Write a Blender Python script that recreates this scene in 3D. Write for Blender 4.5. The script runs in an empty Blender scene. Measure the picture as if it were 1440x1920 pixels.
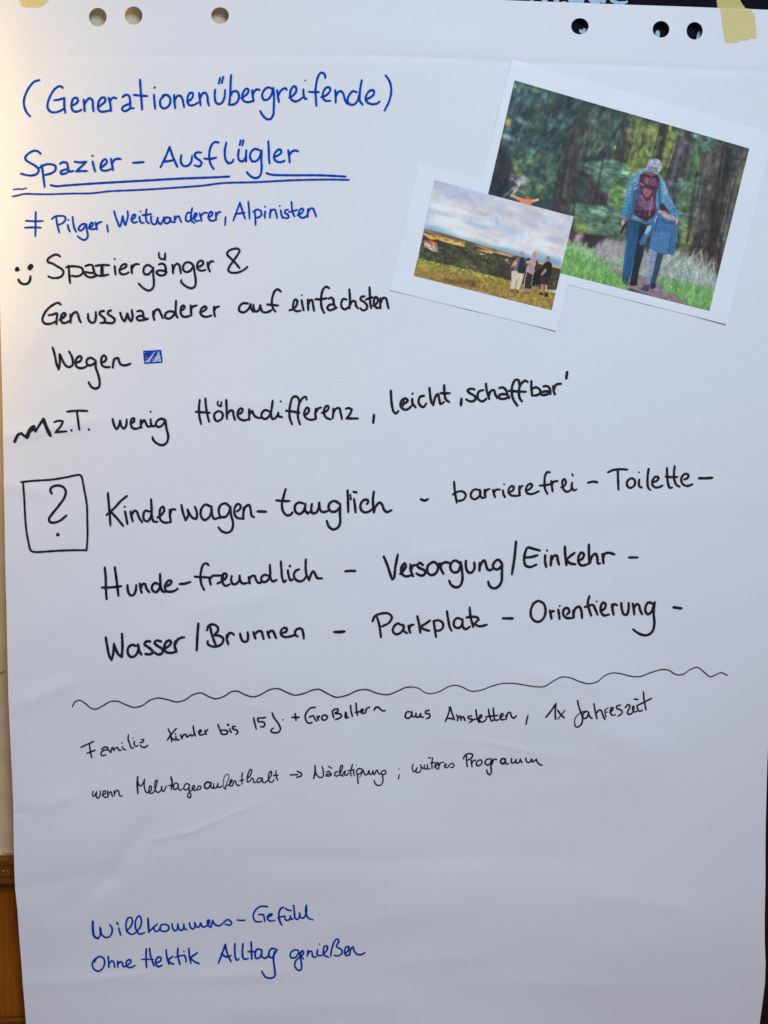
import bpy, bmesh, math, random
import numpy as np
from mathutils import Vector, Matrix
from mathutils.geometry import delaunay_2d_cdt

# ------------------------------------------------------------------ camera, world, lamps, exposure
scene = bpy.context.scene
col = scene.collection

FOC = 1900.0                       # focal length in photo pixels (photo 1440 x 1920)
CAM = Vector((0.045, -0.885, 0.035))
PITCH, YAW, ROLL = math.radians(-4.6), math.radians(3.2), math.radians(-0.35)
fwd = Vector((math.sin(YAW) * math.cos(PITCH), math.cos(YAW) * math.cos(PITCH), math.sin(PITCH)))
right = fwd.cross(Vector((0, 0, 1))).normalized()
up = right.cross(fwd).normalized()
right, up = (right * math.cos(ROLL) + up * math.sin(ROLL)), (up * math.cos(ROLL) - right * math.sin(ROLL))
cam_data = bpy.data.cameras.new('camera')
cam = bpy.data.objects.new('camera', cam_data)
col.objects.link(cam)
m = Matrix((right, up, -fwd)).transposed().to_4x4()
m.translation = CAM
cam.matrix_world = m
cam_data.sensor_fit = 'HORIZONTAL'
cam_data.sensor_width = 36.0
cam_data.lens = 36.0 * FOC / 1440.0
cam_data.clip_start, cam_data.clip_end = 0.02, 50
scene.camera = cam

world = bpy.data.worlds.new('World')
scene.world = world
world.use_nodes = True
bgn = world.node_tree.nodes['Background']
bgn.inputs['Color'].default_value = (0.96, 0.74, 0.84, 1)
bgn.inputs['Strength'].default_value = 0.265

def lamp(name, loc, target, size, size_y, power, color, spread=180.0):
    d = bpy.data.lights.new(name, 'AREA')
    d.shape = 'RECTANGLE'
    d.size, d.size_y = size, size_y
    d.energy = power
    d.color = color
    d.spread = math.radians(spread)
    o = bpy.data.objects.new(name, d)
    o.location = loc
    o.rotation_euler = (Vector(target) - Vector(loc)).to_track_quat('-Z', 'Y').to_euler()
    col.objects.link(o)
    return o
# big cool window light, high and to the right, in front of the sheet
lamp('window_light', (0.66, -1.50, 1.18), (0.08, 0, 0.03), 0.9, 0.8, 6.05, (0.61, 0.82, 1.0), 70)
# warm lamp just left of the sheet, grazing its upper left edge
lamp('warm_lamp', (-0.405, -0.10, 0.26), (-0.33, 0.0, 0.25), 0.04, 0.26, 0.87, (1.0, 0.67, 0.18))

scene.view_settings.view_transform = 'Standard'
scene.view_settings.look = 'None'
scene.view_settings.gamma = 1.0
scene.view_settings.exposure = 0.0
scene.render.engine = 'CYCLES'
scene.cycles.use_denoising = False
scene.cycles.max_bounces = 6

# ------------------------------------------------------------------ layout helpers
def at(px, py, Y=0.0):
    """the point of the vertical plane y=Y that the photo shows at pixel (px, py)"""
    d = fwd * FOC + right * (px - 720.0) - up * (py - 960.0)
    t = (Y - CAM.y) / d.y
    return CAM + d * t

def tag(o, label=None, cat=None, group=None, kind=None):
    if label: o['label'] = label
    if cat: o['category'] = cat
    if group: o['group'] = group
    if kind: o['kind'] = kind
    return o

def mesh_obj(name, verts, faces, mat, parent=None, smooth=False):
    me = bpy.data.meshes.new(name)
    me.from_pydata([tuple(v) for v in verts], [], faces)
    me.update()
    if smooth:
        me.polygons.foreach_set('use_smooth', [True] * len(me.polygons))
    if mat: me.materials.append(mat)
    o = bpy.data.objects.new(name, me)
    col.objects.link(o)
    if parent: o.parent = parent
    return o

def empty(name, loc=(0, 0, 0)):
    o = bpy.data.objects.new(name, None)
    o.empty_display_size = 0.02
    col.objects.link(o)
    return o

def lin(c):
    c = np.asarray(c, dtype=float)
    return np.where(c <= 0.04045, c / 12.92, ((c + 0.055) / 1.055) ** 2.4)

def smooth01(t):
    t = min(1.0, max(0.0, t))
    return t * t * (3 - 2 * t)

# relief of the hanging sheet, metres towards the room, as a function of place on the sheet
CREASES = [  # x0, y0, x1, y1, height, half width
    (-20, 106, 700, 104, -0.00016, 3.5), (700, 104, 1500, 138, -0.00018, 3.5),
    (288, 1576, 365, 1558, 0.00018, 3.2), (358, 1560, 475, 1510, 0.00020, 3.0),
    (275, 1548, 205, 1650, -0.0007, 11), (212, 1640, 120, 1712, -0.0008, 14),
    (930, 1394, 1000, 1411, 0.00016, 3.0), (820, 1383, 930, 1394, 0.0001, 4), (610, 1924, 760, 1948, 0.0002, 4), (185, 1838, 270, 1830, 0.00014, 3), (450, 1320, 500, 1330, 0.0001, 4),
    (20, 1529, 62, 1518, -0.0002, 4), (62, 1518, 140, 1490, 0.0004, 9),
    (1010, 1412, 1090, 1418, 0.0002, 9),
    (20, 1670, 180, 1640, -0.0005, 12), (500, 1612, 1075, 1606, -0.0006, 14),
    (720, 1810, 900, 1795, 0.0005, 16), (40, 1850, 300, 1838, 0.0003, 9),
    (880, 1846, 1160, 1850, 0.0004, 14), (1110, 1680, 1300, 1700, 0.0005, 16),
    (350, 1840, 520, 1832, 0.0004, 8), (900, 1510, 1230, 1440, 0.0004, 20),
    (1120, 1370, 1240, 1408, 0.0005, 18), (0, 820, 180, 790, 0.0004, 9),
    (0, 905, 90, 925, 0.0003, 9), (380, 745, 560, 760, 0.0003, 12),
    (780, 1040, 850, 1030, 0.0003, 8), (360, 1145, 520, 1118, 0.0005, 14),
    (1060, 960, 1440, 930, 0.0004, 20), (120, 560, 40, 680, 0.0003, 14),
    (40, 1320, 130, 1280, 0.0005, 10), (980, 1265, 1150, 1290, 0.0004, 14),
    (560, 1750, 860, 1700, 0.0005, 22), (420, 1900, 760, 1880, 0.0005, 18),
    (640, 60, 900, 84, 0.0003, 16),
]
def relief(px, py):
    h = 0.0011 * math.sin(px / 205.0 + 0.6 + py / 900.0) + 0.0007 * math.sin(py / 165.0 + px / 520.0)
    low = smooth01((py - 900) / 800.0)
    h -= 0.006 * max(0.0, (py - 1480) / 500.0) ** 1.6
    h += low * (0.0012 * math.sin(py / 62.0 + 1.5 * math.sin(px / 260.0)) + 0.0009 * math.sin(px / 95.0 - py / 140.0 + math.sin(py / 130.0)))
    h += 0.00026 * math.sin(px / 47.0 + math.sin(py / 90.0) + py / 71.0) * math.sin(py / 53.0)
    h += -0.0035 * smooth01((60 - px) / 130.0) * smooth01((1000 - py) / 500.0)
    h += 0.004 * smooth01((px - 1380) / 80.0) * smooth01((py - 1650) / 250.0)
    for x0, y0, x1, y1, a, w in CREASES:
        dx, dy = x1 - x0, y1 - y0
        L2 = dx * dx + dy * dy
        t = ((px - x0) * dx + (py - y0) * dy) / L2
        if t < -0.4 or t > 1.4: continue
        d = abs((px - x0) * dy - (py - y0) * dx) / math.sqrt(L2)
        if d > 6 * w: continue
        e = smooth01((t + 0.15) / 0.3) * smooth01((1.15 - t) / 0.3) if L2 > 90000 else smooth01((t + 0.35) / 0.6) * smooth01((1.35 - t) / 0.6)
        if y1 < 140 and y0 < 140 and w < 4: e = 1.0 if 0 <= t <= 1 else 0.0
        h += (2.5 if w < 12 else 1.7) * a * e * math.exp(1.0 - math.sqrt(1.0 + (d / w) ** 2))
    return h

def on_sheet(px, py, lift=0.0):
    p = at(px, py, 0.0)
    p.y -= relief(px, py) + lift
    return p

def densify(pts, step, closed=True):
    out = []
    n = len(pts)
    for i in range(n if closed else n - 1):
        a, b = pts[i], pts[(i + 1) % n]
        k = max(1, int(math.hypot(b[0] - a[0], b[1] - a[1]) / step))
        for j in range(k):
            t = j / k
            out.append((a[0] + (b[0] - a[0]) * t, a[1] + (b[1] - a[1]) * t))
    if not closed: out.append(pts[-1])
    return out

def inside(poly, x, y):
    c = False
    j = len(poly) - 1
    for i in range(len(poly)):
        xi, yi = poly[i]; xj, yj = poly[j]
        if (yi > y) != (yj > y) and x < (xj - xi) * (y - yi) / (yj - yi) + xi:
            c = not c
        j = i
    return c

def sheet_mesh(outline, holes, step, place, grid_margin=0.45, extra=()):
    """triangulated sheet: outline and holes in layout units, inner grid points every step, place() -> 3D"""
    pts = [Vector(p) for p in outline]
    n0 = len(pts)
    edges = [(i, (i + 1) % n0) for i in range(n0)]
    for h in holes:
        s = len(pts)
        pts += [Vector(p) for p in h]
        edges += [(s + i, s + (i + 1) % len(h)) for i in range(len(h))]
    xs = [p[0] for p in outline]; ys = [p[1] for p in outline]
    x0, x1, y0, y1 = min(xs), max(xs), min(ys), max(ys)
    nxg, nyg = int((x1 - x0) / step), int((y1 - y0) / step)
    edge_pts = np.array([(p.x, p.y) for p in pts])
    X, Y = np.meshgrid(x0 + (np.arange(nxg) + 0.5) * step, y0 + (np.arange(nyg) + 0.5) * step)
    g = np.stack([X.ravel(), Y.ravel()], 1)
    keep = np.ones(len(g), bool)
    for s in range(0, len(g), 4000):
        d = ((g[s:s + 4000, None, :] - edge_pts[None, :, :]) ** 2).sum(2).min(1)
        keep[s:s + 4000] = d > (grid_margin * step) ** 2
    g = g[keep]
    pts += [Vector((a, b)) for a, b in g]
    pts += [Vector(p) for p in extra]
    vo, eo, fo, *_ = delaunay_2d_cdt(pts, edges, [], 0, 1e-5)
    faces = []
    for f in fo:
        cx = sum(vo[i].x for i in f) / len(f); cy = sum(vo[i].y for i in f) / len(f)
        if not inside(outline, cx, cy): continue
        if any(inside(h, cx, cy) for h in holes): continue
        a, b, c = vo[f[0]], vo[f[1]], vo[f[2]]
        # make normals face the room (-y)
        cr = (b.x - a.x) * (c.y - a.y) - (b.y - a.y) * (c.x - a.x)
        faces.append(tuple(f) if cr < 0 else tuple(reversed(f)))
    used = sorted({i for f in faces for i in f})
    idx = {v: k for k, v in enumerate(used)}
    verts = [place(vo[i].x, vo[i].y) for i in used]
    return verts, [tuple(idx[i] for i in f) for f in faces]

# ------------------------------------------------------------------ materials
def new_mat(name):
    mt = bpy.data.materials.new(name)
    mt.use_nodes = True
    nt = mt.node_tree
    return mt, nt, nt.nodes['Principled BSDF']

def noise(nt, scale, detail=3.0, coord=None, rough=0.5, stretch=None):
    n = nt.nodes.new('ShaderNodeTexNoise')
    n.inputs['Scale'].default_value = scale
    n.inputs['Detail'].default_value = detail
    n.inputs['Roughness'].default_value = rough
    tc = nt.nodes.new('ShaderNodeTexCoord')
    src = tc.outputs['Object']
    if stretch:
        mp = nt.nodes.new('ShaderNodeMapping')
        mp.inputs['Scale'].default_value = stretch
        nt.links.new(src, mp.inputs['Vector'])
        src = mp.outputs['Vector']
    nt.links.new(src, n.inputs['Vector'])
    return n

def ramp(nt, src, stops):
    r = nt.nodes.new('ShaderNodeValToRGB')
    e = r.color_ramp.elements
    e[0].position, e[0].color = stops[0][0], (*stops[0][1], 1)
    e[1].position, e[1].color = stops[-1][0], (*stops[-1][1], 1)
    for p, c in stops[1:-1]:
        x = e.new(p); x.color = (*c, 1)
    nt.links.new(src, r.inputs['Fac'])
    return r

def bump(nt, bs, src, strength, dist):
    b = nt.nodes.new('ShaderNodeBump')
    b.inputs['Strength'].default_value = strength
    b.inputs['Distance'].default_value = dist
    nt.links.new(src, b.inputs['Height'])
    nt.links.new(b.outputs['Normal'], bs.inputs['Normal'])

def paper_mat(name, base, dark, rough, spec):
    mt, nt, bs = new_mat(name)
    n = noise(nt, 900, 3, rough=0.8)
    r = ramp(nt, n.outputs['Fac'], [(0.30, dark), (0.70, base)])
    nt.links.new(r.outputs['Color'], bs.inputs['Base Color'])
    bs.inputs['Roughness'].default_value = rough
    bs.inputs['Specular IOR Level'].default_value = spec
    n2 = noise(nt, 420, 4)
    bump(nt, bs, n2.outputs['Fac'], 0.25, 0.0003)
    return mt
M_PAPER = paper_mat('flipchart_paper', (0.83, 0.815, 0.815), (0.75, 0.74, 0.742), 0.85, 0.15)
M_PRINT = paper_mat('photo_paper', (0.805, 0.815, 0.812), (0.785, 0.795, 0.792), 0.55, 0.3)

def ink_mat(name, a, b, rough=0.7, spec=0.06):
    mt, nt, bs = new_mat(name)
    n = noise(nt, 150, 6, rough=0.75)
    r = ramp(nt, n.outputs['Fac'], [(0.36, a), (0.66, b)])
    nt.links.new(r.outputs['Color'], bs.inputs['Base Color'])
    bs.inputs['Roughness'].default_value = rough
    bs.inputs['Specular IOR Level'].default_value = spec
    return mt
M_BLUE = ink_mat('blue_marker_ink', (0.001, 0.040, 0.33), (0.003, 0.065, 0.47))
M_BLUE2 = ink_mat('dark_blue_marker_ink', (0.001, 0.028, 0.27), (0.003, 0.048, 0.40))
M_BLACK = ink_mat('black_marker_ink', (0.007, 0.006, 0.011), (0.034, 0.028, 0.042))
M_THIN = ink_mat('worn_black_marker_ink', (0.012, 0.012, 0.02), (0.07, 0.07, 0.09))

M_PIC, _nt, _bs = new_mat('colour_print')
_a = _nt.nodes.new('ShaderNodeAttribute'); _a.attribute_name = 'print'
_nt.links.new(_a.outputs['Color'], _bs.inputs['Base Color'])
_bs.inputs['Roughness'].default_value = 0.5
_bs.inputs['Specular IOR Level'].default_value = 0.2

M_TAPE, _nt, _bs = new_mat('masking_tape')
_n = noise(_nt, 700, 4)
_r = ramp(_nt, _n.outputs['Fac'], [(0.3, (0.74, 0.58, 0.17)), (0.7, (0.90, 0.74, 0.27))])
_nt.links.new(_r.outputs['Color'], _bs.inputs['Base Color'])
_bs.inputs['Roughness'].default_value = 0.7
_bs.inputs['Alpha'].default_value = 0.70
bump(_nt, _bs, noise(_nt, 300, 3).outputs['Fac'], 0.4, 0.0003)

M_WALL, _nt, _bs = new_mat('beige_plaster')
_n = noise(_nt, 60, 5)
_r = ramp(_nt, _n.outputs['Fac'], [(0.3, (0.58, 0.43, 0.25)), (0.7, (0.66, 0.50, 0.30))])
_nt.links.new(_r.outputs['Color'], _bs.inputs['Base Color'])
_bs.inputs['Roughness'].default_value = 0.9
_bs.inputs['Specular IOR Level'].default_value = 0.1
bump(_nt, _bs, noise(_nt, 250, 4).outputs['Fac'], 0.3, 0.0008)

def wood(name, a, b, c, rough=0.42):
    mt, nt, bs = new_mat(name)
    n = noise(nt, 30, 6, stretch=(0.6, 4, 9))
    r = ramp(nt, n.outputs['Fac'], [(0.25, a), (0.5, b), (0.75, c)])
    nt.links.new(r.outputs['Color'], bs.inputs['Base Color'])
    bs.inputs['Roughness'].default_value = rough
    bs.inputs['Specular IOR Level'].default_value = 0.12
    bump(nt, bs, n.outputs['Fac'], 0.3, 0.0006)
    return mt
M_RAIL = wood('dark_stained_wood', (0.08, 0.02, 0.002), (0.15, 0.045, 0.004), (0.26, 0.09, 0.01))
M_PANEL = wood('amber_stained_wood', (0.22, 0.056, 0.001), (0.27, 0.072, 0.0015), (0.33, 0.095, 0.003))
for _mt in (M_PANEL,):
    for _nd in _mt.node_tree.nodes:
        if _nd.type == 'MAPPING': _nd.inputs['Scale'].default_value = (9, 4, 0.6)

M_POSTER, _nt, _bs = new_mat('dark_poster_print')
_n = noise(_nt, 500, 3)
_r = ramp(_nt, _n.outputs['Fac'], [(0.3, (0.003, 0.003, 0.006)), (0.7, (0.008, 0.008, 0.015))])
_nt.links.new(_r.outputs['Color'], _bs.inputs['Base Color'])
_bs.inputs['Roughness'].default_value = 0.8
_bs.inputs['Specular IOR Level'].default_value = 0.06
M_POST = wood('dark_red_wood', (0.008, 0.002, 0.002), (0.016, 0.004, 0.003), (0.03, 0.008, 0.005), 0.6)
M_CHALK, _nt, _bs = new_mat('pale_blue_lettering')
_n = noise(_nt, 500, 3)
_r = ramp(_nt, _n.outputs['Fac'], [(0.3, (0.30, 0.42, 0.50)), (0.7, (0.48, 0.62, 0.70))])
_nt.links.new(_r.outputs['Color'], _bs.inputs['Base Color'])
_bs.inputs['Roughness'].default_value = 0.7

# ------------------------------------------------------------------ wall, wainscot, poster behind the sheet
WALL_Y, POSTER_Y = 0.022, 0.0045

def prism(name, profile, x0, x1, mat, parent=None):
    """profile [(y,z)...] run along x, closed"""
    n = len(profile)
    v = [(x0, y, z) for y, z in profile] + [(x1, y, z) for y, z in profile]
    f = [(i, (i + 1) % n, n + (i + 1) % n, n + i) for i in range(n)]
    f += [tuple(reversed(range(n))), tuple(range(n, 2 * n))]
    return mesh_obj(name, v, f, mat, parent)

def box(name, x0, x1, y0, y1, z0, z1, mat, parent=None, bevel=0.0):
    v = [(x, y, z) for x in (x0, x1) for y in (y0, y1) for z in (z0, z1)]
    f = [(0, 1, 3, 2), (4, 6, 7, 5), (0, 4, 5, 1), (2, 3, 7, 6), (0, 2, 6, 4), (1, 5, 7, 3)]
    o = mesh_obj(name, v, f, mat, parent)
    if bevel:
        b = o.modifiers.new('bevel', 'BEVEL'); b.width = bevel; b.segments = 2
    return o

zr = at(15, 1603, WALL_Y).z               # top of the wainscot
zb = at(15, 1636, WALL_Y).z
zc = at(15, 1668, WALL_Y).z
zl = at(15, 1903, WALL_Y).z
XL, XR = -0.62, at(1408, 1700, 0.0115).x
# plaster wall with a slightly uneven lower edge and a fine crack above the wood
wv, wf = [], []
XW = 0.62
nx, nz = 150, 110
rng = random.Random(3)
zt = 0.72
for j in range(nz + 1):
    for i in range(nx + 1):
        x = XL + (XW - XL) * i / nx
        z = zr - 0.0006 + (zt - zr) * (j / nz) ** 1.6
        w = 0.0006 * math.sin(x * 37 + z * 21) + 0.0005 * math.sin(z * 55 - x * 13)
        lip = 0.0022 * math.exp(-((z - zr - 0.0015) / 0.0016) ** 2)
        wv.append((x, WALL_Y - w - lip, z))
for j in range(nz):
    for i in range(nx):
        a = j * (nx + 1) + i
        wf.append((a, a + 1, a + nx + 2, a + nx + 1))
wall = mesh_obj('wall', wv, wf, M_WALL, smooth=True)
tag(wall, 'beige plastered wall seen in the holes and left of the sheet', kind='structure')

M_CRACK = ink_mat('crack_shadow_dirt', (0.05, 0.03, 0.02), (0.09, 0.06, 0.04), 0.9, 0.1)
def strip(points, w, Y, name, mat, parent):
    v, f = [], []
    for k, (px, py) in enumerate(points):
        a = points[max(0, k - 1)]; b = points[min(len(points) - 1, k + 1)]
        dx, dy = b[0] - a[0], b[1] - a[1]; L = math.hypot(dx, dy) or 1
        nx_, ny_ = -dy / L * w / 2, dx / L * w / 2
        v += [at(px + nx_, py + ny_, Y), at(px - nx_, py - ny_, Y)]
        if k: f.append((2 * k - 2, 2 * k - 1, 2 * k + 1, 2 * k))
    return mesh_obj(name, v, f, mat, parent)
strip([(4.6, 1595.2), (6.3, 1597), (6.6, 1600), (10, 1600.6), (16, 1600.4), (20, 1599.3), (23, 1599)], 0.8, WALL_Y - 0.0032, 'hairline_crack', M_CRACK, wall)
strip([(-4, 1263), (3, 1261), (10, 1258)], 1.3, WALL_Y - 0.0016, 'hairline_crack', M_CRACK, wall)

wains = empty('wainscot')
tag(wains, 'dark brown stained wooden wainscot low on the wall behind the sheet', 'wainscot')
Y = WALL_Y
prism('cap_rail', [(Y + 0.02, zr), (Y - 0.010, zr), (Y - 0.0115, zr - 0.0012), (Y - 0.0115, zb + 0.002), (Y - 0.0105, zb), (Y + 0.02, zb)], XL, XR, M_RAIL, wains)
prism('bead_moulding', [(Y + 0.02, zb), (Y - 0.0125, zb), (Y - 0.0145, zb - 0.001), (Y - 0.0150, zb - 0.003), (Y - 0.0135, zb - 0.0048), (Y - 0.0075, zb - 0.0062), (Y - 0.004, zb - 0.010), (Y - 0.0035, zc), (Y + 0.02, zc)], XL, XR, M_RAIL, wains)
box('panel', XL, XR, Y - 0.002, Y + 0.02, zl, zc, M_PANEL, wains)
box('lower_rail', XL, XR, Y - 0.007, Y + 0.02, -0.75, zl, M_RAIL, wains, 0.001)
# small knocks in the stained rail
for (px, py, r) in ((20.8, 1618.5, 1.0), (6.5, 1632.8, 1.5), (14.5, 1632.5, 1.1), (16, 1636.5, 0.9)):
    c = at(px, py, Y - 0.0118)
    v = [c + Vector((math.cos(a) * r * 0.0006, -0.0001, math.sin(a) * r * 0.00028)) for a in np.linspace(0, 2 * math.pi, 8)[:-1]]
    mesh_obj('scratch', v, [tuple(range(7))], M_WALL, wains)

poster = empty('poster')
tag(poster, 'near-black poster with large pale blue lettering behind the right half of the sheet', 'poster')
a = at(445, -150, POSTER_Y); b = at(1600, 1490, POSTER_Y)
box('poster_board', a.x, b.x, POSTER_Y, POSTER_Y + 0.0019, b.z, a.z, M_POSTER, poster)
post = empty('wooden_post', (at(1500, 1700, POSTER_Y).x, POSTER_Y, at(1500, 2100, POSTER_Y).z))
tag(post, 'dark reddish brown wooden post at the lower right, beside the edge of the sheet', 'post')
a = at(1412, 1492, 0.0115); b = at(1560, 2140, POSTER_Y)
o = box('post_board', XR, b.x, 0.0115, WALL_Y + 0.03, b.z, a.z, M_POST, None, 0.001)
o.parent = post; o.matrix_parent_inverse = Matrix.Translation(-post.location)
M_BOARD, _nt, _bs = new_mat('beige_added_board')
_r = ramp(_nt, noise(_nt, 500, 4).outputs['Fac'], [(0.3, (0.62, 0.53, 0.35)), (0.7, (0.76, 0.66, 0.46))])
_nt.links.new(_r.outputs['Color'], _bs.inputs['Base Color'])
_bs.inputs['Roughness'].default_value = 0.9
a = at(60, -150, 0.0085); b = at(1480, 175, 0.0085)
added_board = box('added_backing_board', a.x, b.x, 0.0066, 0.0130, b.z, a.z, M_BOARD, None, 0.001)  # added board, set close so the hole rims throw shade onto it
tag(added_board, 'added beige board close behind the top of the sheet, seen through its three left holes', 'board')

# ------------------------------------------------------------------ handwriting
# every word: (text, ink, (origin x, origin y, scale) of its tracing grid on the sheet, pen width in grid units, strokes)
# strokes are separated by ';', a dot is '@x,y,r', a stroke may start with '*w' for its own pen width
A = (0, 100, 3.6); B = (380, 100, 3.6); C = (20, 340, 4); D = (280, 340, 4); P0 = (0, 0, 1)
E = (20, 460, 6); F = (240, 460, 6); G = (70, 540, 4); H = (400, 530, 4); I = (80, 640, 6)
J = (20, 740, 4); K = (350, 720, 4); L = (720, 680, 4); MM = (30, 880, 6); N = (190, 890, 4.3636)
O = (500, 890, 4.3636); P = (830, 860, 5.1429); Q = (1090, 860, 5.5385)
S = (180, 1030, 5.3333); U = (410, 1030, 5.3333); V = (700, 1000, 5.3333); X = (930, 1000, 5.3333)
AA = (190, 1140, 5.3333); AB = (410, 1140, 5.3333); AC = (680, 1120, 4.8); AD = (980, 1100, 4.6452)
WA = (120, 1230, 2.1818); WB = (740, 1230, 2.1818)
BA = (140, 1330, 6); BB = (300, 1310, 6); BC = (530, 1310, 6); BD = (740, 1300, 5.3333); BE = (1000, 1290, 6)
CA = (160, 1420, 6); CB = (340, 1420, 6); CC = (570, 1410, 6); CD = (760, 1395, 5.3333)
DA = (150, 1680, 6); DB = (360, 1680, 6); DC = (150, 1760, 5.3333); DD = (390, 1750, 4.6452)
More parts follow.
